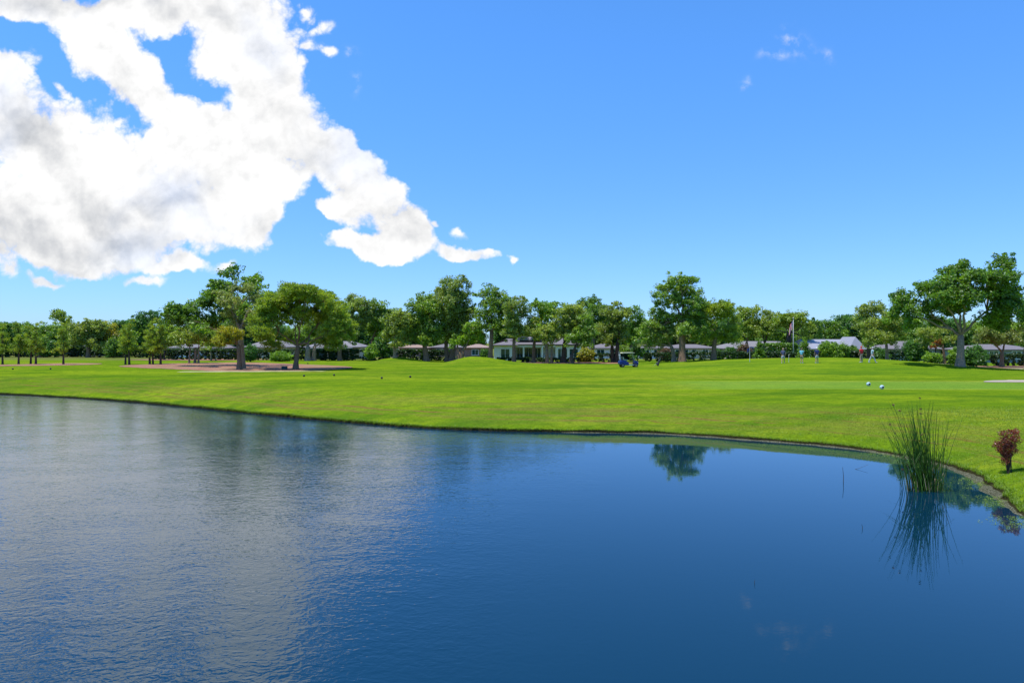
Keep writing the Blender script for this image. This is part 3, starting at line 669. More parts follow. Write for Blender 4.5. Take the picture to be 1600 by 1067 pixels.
tree('brownish pine between the layered pine and the arching pine', 1195, 128, [(1199,492,13,5),(1209,498,9,6),(1194,508,14,8),(1189,522,12,7)], 'olive', bark='barkd', tr=.32, leaf=.2, rc=.65, seed=52, name='pine_tree', cat='pine tree', dens=.75)
tree('arching pine with two bare trunks behind the striped flag', 1233, 126, [(1223,499,14,6),(1240,494,16,5),(1252,504,9,7),(1211,509,8,7),(1259,515,6,8),(1230,505,14,6),(1206,520,6,5),(1228,540,10,5),(1262,527,5,6)], 'pine', bark='barkd', tr=.3, leaf=.19, rc=.62, seed=53, fork=.62, trunks=[(1228,.2),(1234,.28)], name='pine_tree', cat='pine tree', dens=.9)
tree('green tree left of the blue metal roof', 1265, 138, [(1268,508,11,6),(1260,520,10,8),(1275,516,9,9),(1268,530,12,8)], 'lush', tr=.3, leaf=.22, rc=.75, seed=54)
tree('wide green tree behind the blue metal roof', 1298, 145, [(1294,508,13,6),(1305,512,10,7),(1290,519,14,8),(1308,522,8,7),(1298,530,14,8)], 'lush', tr=.3, leaf=.22, rc=.75, seed=55)
tree('low round treetop above the right end of the blue metal roof', 1328, 150, [(1320,521,12,4.5),(1338,521,10,4.5),(1328,528,16,7)], 'fresh', tr=.3, leaf=.22, rc=.75, seed=56)
tree('flat topped dark pine behind the olive tree on the right', 1357, 101, [(1350,485,13,5),(1364,480,14,4.5),(1378,487,11,5),(1344,495,9,5),(1346,510,8,9),(1360,500,10,8),(1350,524,8,7)], 'oak2', bark='barkd', tr=.28, leaf=.16, rc=.55, seed=57, name='pine_tree', cat='pine tree', dens=.8)
tree('olive tree with pale branches beside the striding golfer', 1386, 95, [(1364,510,14,11),(1384,499,15,10),(1400,510,13,12),(1375,528,16,10),(1400,528,13,9),(1356,530,9,10),(1412,502,9,10)], 'olive', bark='barkl', tr=.2, leaf=.14, rc=.5, seed=58, fork=.4, name='olive_tree', cat='olive tree', dens=.95)
tree('large leafy tree with forking grey trunk on the right of the field', 1500, 76,
 [(1556,409,12,5),(1547,419,13,7),(1570,431,10,6),(1552,432,10,7),(1505,415,12,7),(1480,428,17,9),(1512,432,16,9),(1535,441,16,9),(1464,440,12,8),(1441,449,12,7),(1455,450,15,8),
  (1420,463,14,7),(1404,473,8,6),(1434,473,18,10),(1470,459,22,12),(1500,455,22,12),(1540,460,22,12),(1566,460,14,9),(1428,490,14,6),(1463,481,20,11),(1500,483,17,8),(1545,483,20,9),(1572,474,14,9),(1482,499,13,6),(1533,499,14,7),(1447,503,12,6),(1412,480,14,9),(1404,492,9,7),(1420,505,10,6),(1560,500,16,9),(1580,508,12,9),(1590,492,10,9),(1515,470,22,12),(1485,468,20,10),(1450,470,18,9),(1558,475,18,12),(1500,437,18,8)],
 'lush', bark='barkl', tr=.36, leaf=.17, rc=.58, seed=59, fork=.30, twigs=6, name='leafy_tree', dens=1.25, hollow=.45, bridge=.3, trunks=[(1500,.38)])
tree('light green tree cut off by the right edge of the picture', 1606, 80, [(1597,492,10,8),(1606,480,10,7),(1614,492,12,10),(1600,505,10,6)], 'fresh', bark='barkl', tr=.3, leaf=.17, rc=.6, seed=60, name='leafy_tree', fork=.5)
tree('small tree with pinkish orange tips left of the large leafy tree', 1476, 88, [(1440,521,10,7),(1455,524,12,8),(1472,518,13,7),(1482,530,9,7),(1447,538,9,6)], 'olive', bark='bark', tr=.16, leaf=.13, rc=.45, seed=61, fork=.5, name='small_tree', dens=.8)
tree('little tree with orange leaves below the large leafy tree', 1461, 91, [(1462,538,7,4),(1466,533,5,4),(1456,541,5,3)], 'orange', bark='barkd', tr=.07, leaf=.11, rc=.3, seed=62, fork=.7, name='small_tree', dens=1.1)
tree('silvery olive tree right of the large leafy trunk', 1565, 88, [(1543,516,15,9),(1567,508,17,9),(1588,514,14,10),(1554,528,17,9),(1580,528,15,8),(1530,528,9,8)], 'grey', bark='bark', tr=.24, leaf=.14, rc=.5, seed=63, fork=.35, name='olive_tree', cat='olive tree', dens=.95)
tree('grey green tree half hidden behind the silvery olive tree', 1598, 98, [(1590,525,12,10),(1604,515,12,12),(1610,535,14,10)], 'oak2', tr=.2, leaf=.16, rc=.55, seed=64, name='small_tree')

# young pines: three built, the rest copies
YP = []
for sd_, (px, D_, lab) in enumerate([(4, 101, 'leftmost young pine, cut by the left edge of the picture'), (29, 101, 'second young pine from the left edge on the mulch strip'), (99, 100, 'lone young pine right of the left mulch strip')]):
    rs = np.random.RandomState(sd_+70); L = []
    for q in range(8):
        f = q/7; L.append((px+rs.uniform(-6, 6)*(1-f*.7), 547-f*39, (11-7.5*f)*rs.uniform(.6, 1.2), 4.2-1.6*f))
    YP.append(tree(lab, px, D_, L, 'pine', name='young_pine', cat='pine tree', bark='barkd', tr=.11, fork=.7, leaf=.16, asp=.2, rc=.4, seed=70+sd_, spiky=True, depth=1., dens=.46, group='young pines on the left of the field', twigs=4, hollow=.6))
    mz = YP[-1]
for px, D_, lab, sc, rz in [(48,102,'young pine, left one of the close pair near the left edge',.95,2.),(56,101,'young pine, right one of the close pair near the left edge',1.02,4.),
    (196,98,'young pine, leftmost of the five on the middle mulch bed',.92,1.),(202,97.5,'young pine, second of the five on the middle mulch bed',1.05,3.),
    (234,98.5,'young pine, third of the five on the middle mulch bed',1.04,5.),(239,98,'young pine, fourth of the five on the middle mulch bed',.9,2.5),(251,98,'young pine, rightmost of the five on the middle mulch bed',1.08,.5)]:
    X0 = (px-800)/F*D_; copy_tree(YP[int(px) % 3], (X0, D_, hgt(X0, D_)), rz, sc, lab)

# loose background trees far behind the houses: four kinds, then copies
BK = []
kinds = [('dark', 'dark green'), ('oak', 'dull green'), ('lush', 'leafy green'), ('oak2', 'grey green')]
spots = [(-20,172),(40,176),(96,170),(150,180),(210,172),(262,165),(305,160),(345,170),(400,150),(440,156),(478,160),(520,150),(562,156),(640,158),(690,165),(735,172),(790,178),
         (830,170),(872,165),(915,150),(950,155),(1000,150),(1040,150),(1085,148),(1130,150),(1175,160),(1215,170),(1250,175),(1345,150),(1395,135),(1425,130),(1455,135),(1490,130),(1530,128),(1570,126),(1610,130)]
near_names = ['beyond the left edge','behind the left young pines','behind the tufted pine','behind the blue roofed house','behind the round dark crown','left of the tall leafy tree','below the tall leafy tree',
 'behind the stubby yellow tree','behind the trunk of the dome pine','behind the right side of the dome pine','above the screened porch','right of the screened porch','behind the small bright bush','behind the brown roofed house',
 'behind the tallest central oak','behind the small brown roofed house','behind the left wing of the white house','behind the porch roof of the white house','behind the right end of the white house','behind the yellow green bush',
 'behind the twisted dark oak','behind the golf cart','left of the tallest round topped pine','right of the tallest round topped pine','behind the umbrella pine','behind the layered pine','behind the brown hip roof','behind the flag pole',
 'behind the golfer in red','behind the olive tree beside the striding golfer','left of the orange leaved tree','behind the orange leaved tree','behind the large leafy trunk','right of the large leafy trunk','behind the silvery olive tree','beyond the right edge']
rs = np.random.RandomState(9)
for n_, ((px, D_), nn) in enumerate(zip(spots, near_names)):
    X0 = (px-800)/F*D_; z0 = hgt(X0, D_)
    lab = 'low %s background tree %s' % (kinds[n_ % 4][1], nn)
    if n_ < 4:
        L = [(rs.uniform(-3.6, 3.6), rs.uniform(-2, 2), rs.uniform(2.4, 6.6), rs.uniform(1.6, 2.6), rs.uniform(1.6, 2.6), rs.uniform(1.2, 1.9)) for _ in range(16)]+[(0, 0, 2.2, 3.4, 3, 1.6), (0, 0, 6.4, 2.2, 2, 1.4), (0, 0, 4.4, 3, 2.6, 1.8)]
        BK.append(grow('background_tree', lab, 'tree', (X0, D_, z0), L, kinds[n_][0], tr=.25, leaf=.24, rc=.85, seed=90+n_, group='low trees behind the houses', twigs=1, hollow=.6))
    else:
        copy_tree(BK[n_ % 4], (X0, D_, z0), rs.uniform(0, 6), rs.uniform(.85, 1.15)*(1 if px < 1400 else .82), lab)

# ------------------------------------------------------------------ bushes and hedges
def bush(label, px, D_, w, ytop, m, name='bush', cat='bush', leaf=.14, rc=.42, seed=1, cone=False, **kw):
    X0 = (px-800)/F*D_; z0 = hgt(X0, D_); s_ = D_/F; hgt_ = (H-(ytop-HY)*s_)-z0; r = w/2*s_
    rs = np.random.RandomState(seed); L = []
    if cone:
        for q in range(6):
            f = q/5; L.append((rs.uniform(-.1, .1)*r, rs.uniform(-.1, .1)*r, hgt_*(.14+.76*f), r*(1-.72*f), r*(1-.72*f), hgt_*.13))
    else:
        for q in range(7):
            a = rs.uniform(0, 6.28); L.append((cos(a)*r*.55, sin(a)*r*.55, hgt_*rs.uniform(.3, .7), r*.62, r*.62, hgt_*.34))
        L.append((0, 0, hgt_*.72, r*.5, r*.5, hgt_*.27))
    return grow(name, label, cat, (X0, D_, z0), L, m, bark='barkd', tr=.06, fork=.15, leaf=leaf, rc=rc, seed=seed, twigs=1, fol='foliage', stem='stem', dens=1.7, hollow=.6, **kw)
bush('dark clipped evergreen behind the second young pine pair', 68, 144, 14, 528, 'lush', 'evergreen_shrub', 'shrub', seed=101, leaf=.18, rc=.6)
bush('dark evergreen shrub left of the lone young pine', 85, 143, 12, 533, 'dark', 'evergreen_shrub', 'shrub', seed=102, leaf=.18, rc=.6)
bush('dark upright evergreen left of the middle young pines', 178, 140, 16, 531, 'lush', 'evergreen_shrub', 'shrub', seed=103, leaf=.18, rc=.6)
bush('dark shrub under the stubby yellow tree', 392, 112, 14, 541, 'dark', seed=104)
bush('low bright green bush left of the dome pine trunk', 440, 114, 26, 550, 'fresh', seed=105)
bush('small bright green bush in front of the dark hedge', 580, 112, 16, 541, 'fresh', seed=106, name='bright_bush')
bush('dark evergreen bush at the left wing of the white house', 757, 118, 9, 546, 'dark', seed=107)
bush('yellow green bush right of the white house', 915, 110, 20, 545, 'yellow', seed=108)
bush('grey green bush behind the golf cart', 975, 112, 14, 541, 'oak', seed=109)
bush('reddish brown shrub under the tallest pine', 1040, 112, 20, 545, 'dead', seed=110)
bush('dark rounded shrub left of the columnar shrub', 1122, 112, 12, 546, 'dark', seed=111)
bush('dark shrub right of the umbrella pine trunk', 1141, 114, 10, 543, 'dark', seed=112)
bush('rusty leaved shrub below the brown hip roof', 1163, 116, 20, 541, 'dead', seed=113)
bush('columnar green shrub left of the golfers', 1187, 104, 13, 531, 'lush', 'columnar_shrub', 'shrub', seed=114, cone=True, leaf=.12, rc=.35)
bush('pointed green shrub behind the golfer in light blue', 1256, 105, 17, 530, 'lush', 'columnar_shrub', 'shrub', seed=115, cone=True, leaf=.12, rc=.38)
bush('rounded green bush in front of the blue roofed house wall', 1297, 108, 28, 536, 'fresh', seed=116, leaf=.13)
bush('smaller green bush right of the rounded bush', 1317, 110, 16, 540, 'lush', seed=117, leaf=.13)
bush('dark green bush left of the golfer in red', 1331, 112, 12, 542, 'lush', seed=118, leaf=.13)
bush('dark purple green shrub behind the striding golfer', 1372, 108, 22, 545, 'dark', seed=119)
bush('broad dark shrub at the right end of the green', 1432, 90, 28, 533, 'dark', seed=120, leaf=.13)
bush('pale green loose bush left of the large leafy trunk', 1456, 84, 22, 553, 'fresh', seed=121, leaf=.1, rc=.3)
bush('dark rounded shrub right of the large leafy trunk', 1526, 84, 34, 543, 'dark', seed=122, leaf=.13)
bush('light green shrub at the foot of the large leafy tree', 1492, 84, 12, 545, 'fresh', seed=123, leaf=.11, rc=.32)
def hedge(label, pts, h, dep, m='hedge', seed=1, leaf=.11, name='hedge', dens=1.):
    rs = np.random.RandomState(seed); X0, Y0 = pts[0]; z0 = hgt(X0, Y0)
    C, R = [], []; cores = MB()
    for (a, b_) in zip(pts[:-1], pts[1:]):
        a, b_ = np.array(a), np.array(b_); L = np.linalg.norm(b_-a); d = (b_-a)/L; nrm = np.array([-d[1], d[0]])
        n = int(L*(h*2+dep)*9*dens)
        u_ = rs.uniform(0, L, n); side = rs.rand(n); w_ = rs.uniform(-.5, .5, n)*dep; zz = rs.uniform(.05, 1, n)*h
        w_ = np.where(side < .4, -dep/2, np.where(side < .55, dep/2, w_)); zz = np.where(side >= .55, h*rs.uniform(.88, 1.04, n), zz)
        P = a+u_[:, None]*d+w_[:, None]*nrm
        zg = np.interp(u_, [0, L/2, L], [hgt(*a), hgt(*((a+b_)/2)), hgt(*b_)])
        C.append(np.column_stack([P, zg+zz])); R.append(rs.uniform(.12, .3, n))
    C = np.concatenate(C)-np.array([X0, Y0, z0]); R = np.concatenate(R)
    V_, F_, t_ = leaves(C, R, 20, leaf*1.15, .6, rs)
    return mesh_np(name, V_, F_, M[m], None, t_, loc=(X0, Y0, z0), label=label, cat='hedge')
def hx(px, D_): return ((px-800)/F*D_, D_)
hedge('dark hedge along the far left edge of the field', [hx(-30,150), hx(120,150), hx(235,142)], 2.2, 1.2, seed=201, leaf=.16, dens=.9)
hedge('dark hedge behind the mulch bed and the dome pine', [hx(240,128), hx(400,124), hx(560,120)], 1.8, 1., seed=202, leaf=.14, dens=1.)
hedge('low dark hedge behind the two grass mounds', [hx(565,121), hx(640,119), hx(705,119)], 1.7, 1., seed=203, leaf=.14, dens=1.)
hedge('row of low dark red shrubs in front of the white house', [hx(778,111), hx(850,110), hx(905,109)], .62, .9, 'hedge', seed=204, name='low_hedge', leaf=.11)
hedge('hedge between the white house and the golf cart', [hx(908,111), hx(985,110)], 1.25, 1., seed=205)
hedge('long clipped hedge under the tallest pine', [hx(1003,108), hx(1120,107), hx(1262,108)], 1.35, 1., 'hedge', seed=206)
hedge('clipped hedge behind the golfer in red', [hx(1264,109), hx(1340,111), hx(1425,112)], 1.75, 1., 'hedge', seed=207)
hedge('tall light green hedge block below the striped flag', [hx(1196,117), hx(1244,117)], 2.9, 1.2, 'lush', seed=208, leaf=.13, name='tall_hedge')
hedge('clipped hedge on the right behind the silvery olive tree', [hx(1535,92), hx(1640,92)], 1.5, 1., 'hedge', seed=209)
hedge('dark hedge left of the large leafy trunk', [hx(1440,96), hx(1490,94)], 1.2, 1., 'hedge', seed=210)
# ------------------------------------------------------------------ houses
def hbox(nm, x0, x1, y0, y1, z0, z1, m, root, **k): return MB().box((x0, y0, z0), (x1, y1, z1)).build(nm, M[m], root, **k)
def hiproof(x0, x1, y0, y1, z0, z1, hl, hr, m, root, ov=.45, nm='roof', gable=False):
    """ridge along x; hl, hr: how far the ridge ends stand in from the eaves"""
    ym = (y0+y1)/2; x0 -= ov; x1 += ov; y0 -= ov; y1 += ov; t_ = .14
    mb = MB()
    V = [(x0,y0,z0),(x1,y0,z0),(x1,y1,z0),(x0,y1,z0),(x0,y0,z0+t_),(x1,y0,z0+t_),(x1,y1,z0+t_),(x0,y1,z0+t_),(x0+hl,ym,z1),(x1-hr,ym,z1)]
    mb.add(V, [(0,3,2,1),(0,1,5,4),(1,2,6,5),(2,3,7,6),(3,0,4,7),(4,5,9,8),(6,7,8,9),(5,6,9),(7,4,8)])
    return mb.build(nm, M[m], root)
def window(x0, x1, z0, z1, y, root, fr='white', mull=1, nm='window', gl='glass'):
    b_ = .09; mb = MB()
    mb.box((x0-b_, y-.06, z1), (x1+b_, y, z1+b_)); mb.box((x0-b_, y-.08, z0-b_), (x1+b_, y, z0))
    mb.box((x0-b_, y-.06, z0), (x0, y, z1)); mb.box((x1, y-.06, z0), (x1+b_, y, z1))
    for q in range(mull):
        xc = x0+(x1-x0)*(q+1)/(mull+1); mb.box((xc-.03, y-.05, z0), (xc+.03, y-.002, z1))
    f = mb.build(nm, M[fr], root); MB().box((x0, y-.03, z0), (x1, y-.004, z1)).build('pane', M[gl], f); return f
def house(label, pxa, pxb, D_, wall_top, ridge, m_w, m_r, dep=9, hl=3, hr=3, wins=(), name='house', porch=None):
    X0, X1 = hx(pxa, D_)[0], hx(pxb, D_)[0]; xc = (X0+X1)/2; z0 = hgt(xc, D_); s_ = D_/F
    root = empty(name, (xc, D_, z0), label=label, cat='house'); w = (X1-X0)/2
    zw = max(1.95, H-(wall_top-HY)*s_-z0); zr = max(zw+.85, H-(ridge-HY)*s_-z0)
    hbox('wall', -w, w, 0, dep, -.2, zw, m_w, root)
    hiproof(-w, w, 0, dep, zw, zr+.0, hl, hr, m_r, root)
    for (a, b_, c_, d_, mu) in wins: window(-w+a, -w+b_, c_, min(d_, zw-.22) if c_ < 2 else d_, 0, root, mull=mu)
    return root, w, zw, zr
# the white house in the middle
D_ = 124; xa, xb = hx(772, D_)[0], hx(908, D_)[0]; xc = (xa+xb)/2; z0 = hgt(xc, D_)
wh = empty('house', (xc, D_, z0), label='white single storey house with pale roof and a columned porch', cat='house')
w = (xb-xa)/2; s_ = D_/F
def lx(px): return hx(px, D_)[0]-xc
zE = 2.62
hbox('wing_wall', -w, lx(805), -.8, 9, -.2, zE, 'white', wh)
hbox('wall', lx(805)+.003, w, 2.2, 9, -.2, zE+.1, 'white', wh)
hbox('end_wall', lx(868), w, 0, 2.197, -.2, zE, 'white', wh)
hbox('porch_floor', lx(805)+.003, lx(868)-.003, -.4, 2.197, -.1, .12, 'greyw', wh)
hbox('porch_beam', lx(805)+.003, lx(868)-.003, -.3, .0, zE-.25, zE, 'white', wh)
hiproof(-w, lx(806), -.8, 8.8, zE+.01, H-(529-HY)*s_-z0, 4.2, 2.4, 'lilac', wh, nm='wing_roof')
hiproof(lx(806), w, -.1, 9, zE+.12, H-(526-HY)*s_-z0, 2.5, 3.4, 'lilac', wh)
window(lx(783), lx(796), .35, 2.0, -.8, wh, mull=1)
for px in (818, 847): hbox('column', lx(px)-.13, lx(px)+.13, -.28, -.02, .12, zE-.25, 'white', wh)
for a, b_ in ((808, 817), (820, 832), (835, 845)): window(lx(a), lx(b_), .2, 2.15, 2.2, wh, mull=1, nm='sliding_door')
window(lx(872), lx(886), .45, 2.05, 0, wh, mull=2); window(lx(890), lx(903), .45, 2.0, 0, wh, mull=1)
for px in (818, 838):          # two low eyebrow dormers
    mb = MB(); a = lx(px); n = 10
    mb.prism([(a+1.15*cos(pi*i_/n), 3.55+.85*sin(pi*i_/n)) for i_ in range(n+1)], .6, 3.4); dm = mb.build('dormer', M['shingle'], wh)
    mb = MB(); mb.prism([(a+.8*cos(pi*i_/n), 3.6+.55*sin(pi*i_/n)) for i_ in range(n+1)], .57, .596); mb.build('pane', M['glass'], dm)
# the others, left to right
house('bluish roofed tall house behind the left tree line', 62, 96, 172, 522, 510, 'greyw', 'metalr', hl=1.5, hr=1.5, wins=[(1,2.2,3,4.4,0),(3.4,4.6,3,4.4,0)])
house('pale house with grey roof behind the broad grey green tree', 112, 150, 158, 548, 540, 'greyw', 'shingle', wins=[(.8,2.2,.6,1.9,1),(3.2,4.6,.6,1.9,1)])
house('light grey house seen between the small olive trees', 262, 300, 146, 546, 536, 'white', 'shingle', wins=[(1,2.4,.6,1.9,1),(3.4,4.6,.6,1.9,1)])
house('grey walled house left of the stubby yellow tree', 318, 358, 142, 548, 538, 'greyw', 'lilac', wins=[(1,2.4,.6,1.9,1),(3.6,4.8,.6,1.9,1)])
house('cream house with small windows seen under the dome pine', 384, 446, 140, 543, 531, 'cream', 'shingle', wins=[(1.6,2.3,.9,2.1,0),(3.8,4.4,.9,2.1,0),(6.2,6.9,.9,2.1,0)])
r, w, zw, zr = house('grey roofed house with a dark screened porch and cream posts', 478, 562, 131, 543, 533, 'cream', 'shingle', hl=3, hr=3)
mb = MB(); mb.box((-w+.9, -2.6, .05), (w-1.4, -2.56, zw-.12)); mb.box((-w+.9, -2.55, .05), (-w+.94, -.0, zw-.12)); mb.box((w-1.44, -2.55, .05), (w-1.4, 0, zw-.12))
mb.build('screen', M['screen'], r)
mb = MB(); mb.box((-w+.7, -2.75, zw-.11), (w-1.2, -.46, zw)); mb.build('porch_roof', M['trim'], r)
for f in (0, .23, .5, .77, 1): x = -w+.9+(2*w-2.3)*f; hbox('post', x-.06, x+.06, -2.68, -2.603, 0, zw-.12, 'trim', r)
house('brown roofed brick house behind the two grass mounds', 604, 668, 150, 549, 540, 'brick', 'brownr', hl=3.5, hr=3.5, wins=[(1.5,2.8,.7,1.9,1),(5,6.3,.7,1.9,1)])
house('reddish walled house seen between the central oak trunks', 672, 722, 154, 549, 539, 'brick', 'lilac', wins=[(1.5,2.8,.7,1.9,1),(4.5,5.6,.7,1.9,1)])
house('small brown roofed house left of the white house', 726, 764, 146, 551, 541, 'brick', 'brownr', hl=2.6, hr=2.6, wins=[(1.6,2.9,.5,1.6,1)])
house('pale house hidden behind the dark twisted oak', 925, 972, 136, 547, 537, 'white', 'lilac', wins=[(1,2.4,.6,1.9,1),(3.6,5,.6,1.9,1)])
house('low house with lilac grey roof left of the tallest pine', 998, 1044, 132, 549, 538, 'white', 'lilac', wins=[(.8,2,.5,1.8,1),(3,4.4,.5,1.8,1)])
house('cream house with tall windows behind the tallest pine', 1048, 1118, 134, 549, 539, 'cream', 'lilac', wins=[(1,1.8,.3,2,0),(2.6,3.4,.3,2,0),(4.2,5,.3,2,0),(6.3,7.3,.6,2,1)])
house('house with wide brownish grey hip roof behind the tall hedge', 1134, 1268, 132, 547, 533, 'cream', 'shingle', dep=11, hl=4.5, hr=4.5, wins=[(2,3.4,.6,1.9,1),(6,7.4,.6,1.9,1),(12,13.2,.6,1.9,1)])
r, w, zw, zr = house('cream house with blue grey metal roof behind the golfers', 1266, 1346, 122, 548, 530, 'cream', 'metalr', dep=9, hl=.3, hr=2., wins=[(.9,2,.8,2,1)])
mb = MB(); D2 = 122/F
mb.add([(w-2.8,-1.2,zw+.03),(w+.4,-1.2,zw+.03),(w+.4,5.5,zw+.03),(w-2.8,5.5,zw+.03),(w-1.2,-.2,zr+.45),(w-1.2,4.5,zr+.45)],[(0,3,2,1),(0,1,4),(1,2,5,4),(2,3,5),(3,0,4,5)]); mb.build('wing_roof', M['metalr'], r)
hbox('wing_wall', w-2.5, w+.1, -.9, -.003, -.2, zw+.02, 'cream', r)
house('light grey house between the olive tree and the large leafy trunk', 1398, 1470, 118, 546, 533, 'greyw', 'lilac', wins=[(1,2.4,.7,1.9,1),(5,6.4,.7,1.9,1)])
house('grey house behind the clipped hedge on the right', 1532, 1625, 108, 549, 538, 'greyw', 'lilac', wins=[(1.4,2.8,.6,1.8,1),(5,6.4,.6,1.8,1)])

# ------------------------------------------------------------------ golf cart (local: front towards +x)
gx, gy, gz = ground_at(981.5, 573.6)
gc = empty('golf_cart', (gx, gy, gz), .06, label='navy golf cart with cream roof parked on the fairway', cat='golf cart')
mb = MB(); mb.prism([(-1.22,.42),(-1.2,.72),(-1.0,.86),(-.72,.88),(-.42,.80),(-.08,.62),(.02,.36),(-.1,.25),(-.5,.24),(-1.0,.26)], -.58, .58); mb.build('rear_body', M['navy'], gc, bevel=.05)
mb = MB(); mb.prism([(.78,.30),(.66,.62),(.78,.84),(.98,.82),(1.16,.62),(1.22,.38),(1.15,.28)], -.56, .56); mb.build('front_cowl', M['navy'], gc, bevel=.05)
hbox('floor_pan', -.1, .85, -.55, .55, .26, .33, 'lgrey', gc)
mb = MB(); mb.box((-.62, -.52, .885), (-.12, .52, .97)); mb.build('seat', M['seat'], gc, bevel=.03)
mb = MB(); mb.prism([(-.70,.93),(-.60,.95),(-.70,1.32),(-.80,1.32)], -.52, .52); mb.build('backrest', M['seat'], gc, bevel=.03)
mb = MB(); mb.prism([(-.95,1.80),(-.80,1.86),(.35,1.88),(.72,1.83),(.72,1.79),(-.95,1.76)], -.6, .6); mb.build('roof', M['roofc'], gc, bevel=.02)
for sy in (-.54, .54):
    MB().tube([(.80, sy, .84), (.50, sy, 1.79)], .025, 8).build('roof_post', M['black'], gc)
    MB().tube([(-.86, sy, .84), (-.82, sy, 1.77)], .025, 8).build('roof_post', M['black'], gc)
mb = MB(); mb.add([(.82,-.52,.85),(.82,.52,.85),(.54,.52,1.76),(.54,-.52,1.76),(.835,-.52,.85),(.835,.52,.85),(.555,.52,1.76),(.555,-.52,1.76)], [(0,1,2,3),(7,6,5,4),(0,3,7,4),(1,5,6,2),(0,4,5,1),(3,2,6,7)]); mb.build('windshield', M['clear'], gc)
mb = MB(); mb.tube([(.70, -.25, .75), (.42, -.25, 1.02)], .02, 6); st = mb.build('steering_column', M['black'], gc)
mb = MB(); a = np.linspace(0, 2*pi, 17); mb.tube([(.42+.11*cos(q), -.25+.17*sin(q), 1.03+.12*cos(q)) for q in a], .018, 6, False); mb.build('steering_wheel', M['black'], st)
for wx in (-.80, .88):
    for wy in (-.5, .5):
        mb = MB(); mb.lathe([(.13,-.09),(.22,-.1),(.24,-.05),(.24,.05),(.22,.1),(.13,.09)], (wx, wy, .235), 20, axis=1); ty = mb.build('wheel', M['black'], gc)
        MB().lathe([(.04,-.1),(.129,-.07),(.129,.07),(.04,.1)], (wx, wy, .235), 14, axis=1).build('rim', M['steel'], ty)
for sy in (-.36, .36): MB().lathe([(.03,0),(.06,.02),(.06,.04)], (1.13, sy, .62), 12, axis=0).build('headlight', M['flagw'], gc)
# golf bags strapped on the back, their own things
def golfbag(loc, label, lean, m, legs=True, rz=0):
    r = empty('golf_bag', loc, rz, label=label, cat='golf bag')
    ax = np.array([sin(lean), 0, cos(lean)]); up = ax*.82
    MB().tube([(0,0,.04), up*.15+[0,0,.04], up*.5, up*.9, up], [.10,.125,.115,.12,.13], 14).build('bag_body', M[m], r, smooth=True)
    MB().box((.06,-.09,.18), (.17,.09,.5)).build('pocket', M['charcoal'], r, bevel=.03)
    for i_, (dx, dy) in enumerate(((.03,.02),(-.04,.03),(.0,-.05),(.05,-.03),(-.03,-.02))):
        p0 = up*.8+[dx,dy,0]; p1 = up+ax*(.26+.04*i_)+[dx*1.6,dy*1.6,0]
        c_ = MB().tube([p0, p1], .008, 5).build('club', M['steel'], r)
        MB().tube([p1, p1+[.07,.0,.02]], [.03,.022], 6).build('club_head', M['black'], c_)
    if legs:
        for s in (-1, 1): MB().tube([up*.75+[.08,s*.05,0], (.55+lean*.3, s*.28, .0)], .010, 5).build('stand_leg', M['steel'], r)
    return r
golfbag((gx-1.02, gy-.22, gz+.80), 'light grey golf bag on the back of the golf cart, nearer one', -.12, 'lgrey', False)
golfbag((gx-1.04, gy+.22, gz+.80), 'dark golf bag on the back of the golf cart, farther one', -.1, 'charcoal', False)
bx, by, bz = ground_at(1027.5, 572)
golfbag((bx, by, bz), 'dark golf bag standing alone on its legs on the fairway right of the golf cart', -.3, 'charcoal', True, 2.6)

# ------------------------------------------------------------------ flags, markers, cabinet
fx, fy = hx(1239.5, 116); fz = hgt(fx, fy)
fp = empty('flagpole', (fx, fy, fz), label='tall white flagpole behind the tall hedge', cat='flagpole')
MB().tube([(0,0,-.1), (0,0,3), (0,0,H-(498-HY)*fy/F-fz)], [.065,.055,.04], 12).build('pole', M['silver'], fp, smooth=True)
zt = H-(498-HY)*fy/F-fz
MB().lathe([(.02,0),(.10,.05),(.13,.12),(.10,.2),(.02,.25)], (0,0,zt), 12).build('finial', M['roofc'], fp, smooth=True)
# the hanging flag with thirteen stripes and a blue canton of stars
nu, nv = 30, 26; hoist, fly = 1.25, 2.1; V, Fc, Mi = [], [], []
for j_ in range(nv+1):
    for i_ in range(nu+1):
        uu, vv = i_/nu, j_/nv
        V.append((-(.07+.80*uu*(1-.25*uu))-.03*sin(9*uu), .13*sin(13*uu+.6*vv)*(.25+uu*.8), zt-.5-hoist*vv-uu*uu*.95-.5*uu*.5))
for j_ in range(nv):
    for i_ in range(nu):
        a = j_*(nu+1)+i_; Fc.append((a, a+1, a+nu+2, a+nu+1))
        stripe = j_//2; canton = i_ < 12 and stripe < 7
        if canton: Mi.append(1 if (i_ % 2 == 1 and j_ % 2 == 1 and (i_+j_) % 4 in (0, 2)) else 2)
        else: Mi.append(0 if stripe % 2 == 0 else 1)
me = bpy.data.meshes.new('flag'); me.from_pydata(V, [], Fc); [me.materials.append(M[q]) for q in ('flagr', 'flagw', 'flagb')]
me.polygons.foreach_set('material_index', Mi); me.polygons.foreach_set('use_smooth', [True]*len(Mi)); me.update()
fo = bpy.data.objects.new('flag', me); COL.objects.link(fo); fo.location = (fx, fy, fz)
sm_ = fo.modifiers.new('thick', 'SOLIDIFY'); sm_.thickness = .01
tag(fo, 'red and white striped flag with blue starred corner hanging from the flagpole', 'flag')
px_, py_, pz_ = ground_at(1171.5, 566)
pf = empty('flagstick', (px_, py_, pz_), label='white putting green flagstick left of the golfers', cat='flagstick')
MB().tube([(0,0,-.05), (0,0,1.95)], [.035,.03], 8).build('pole', M['silver'], pf)
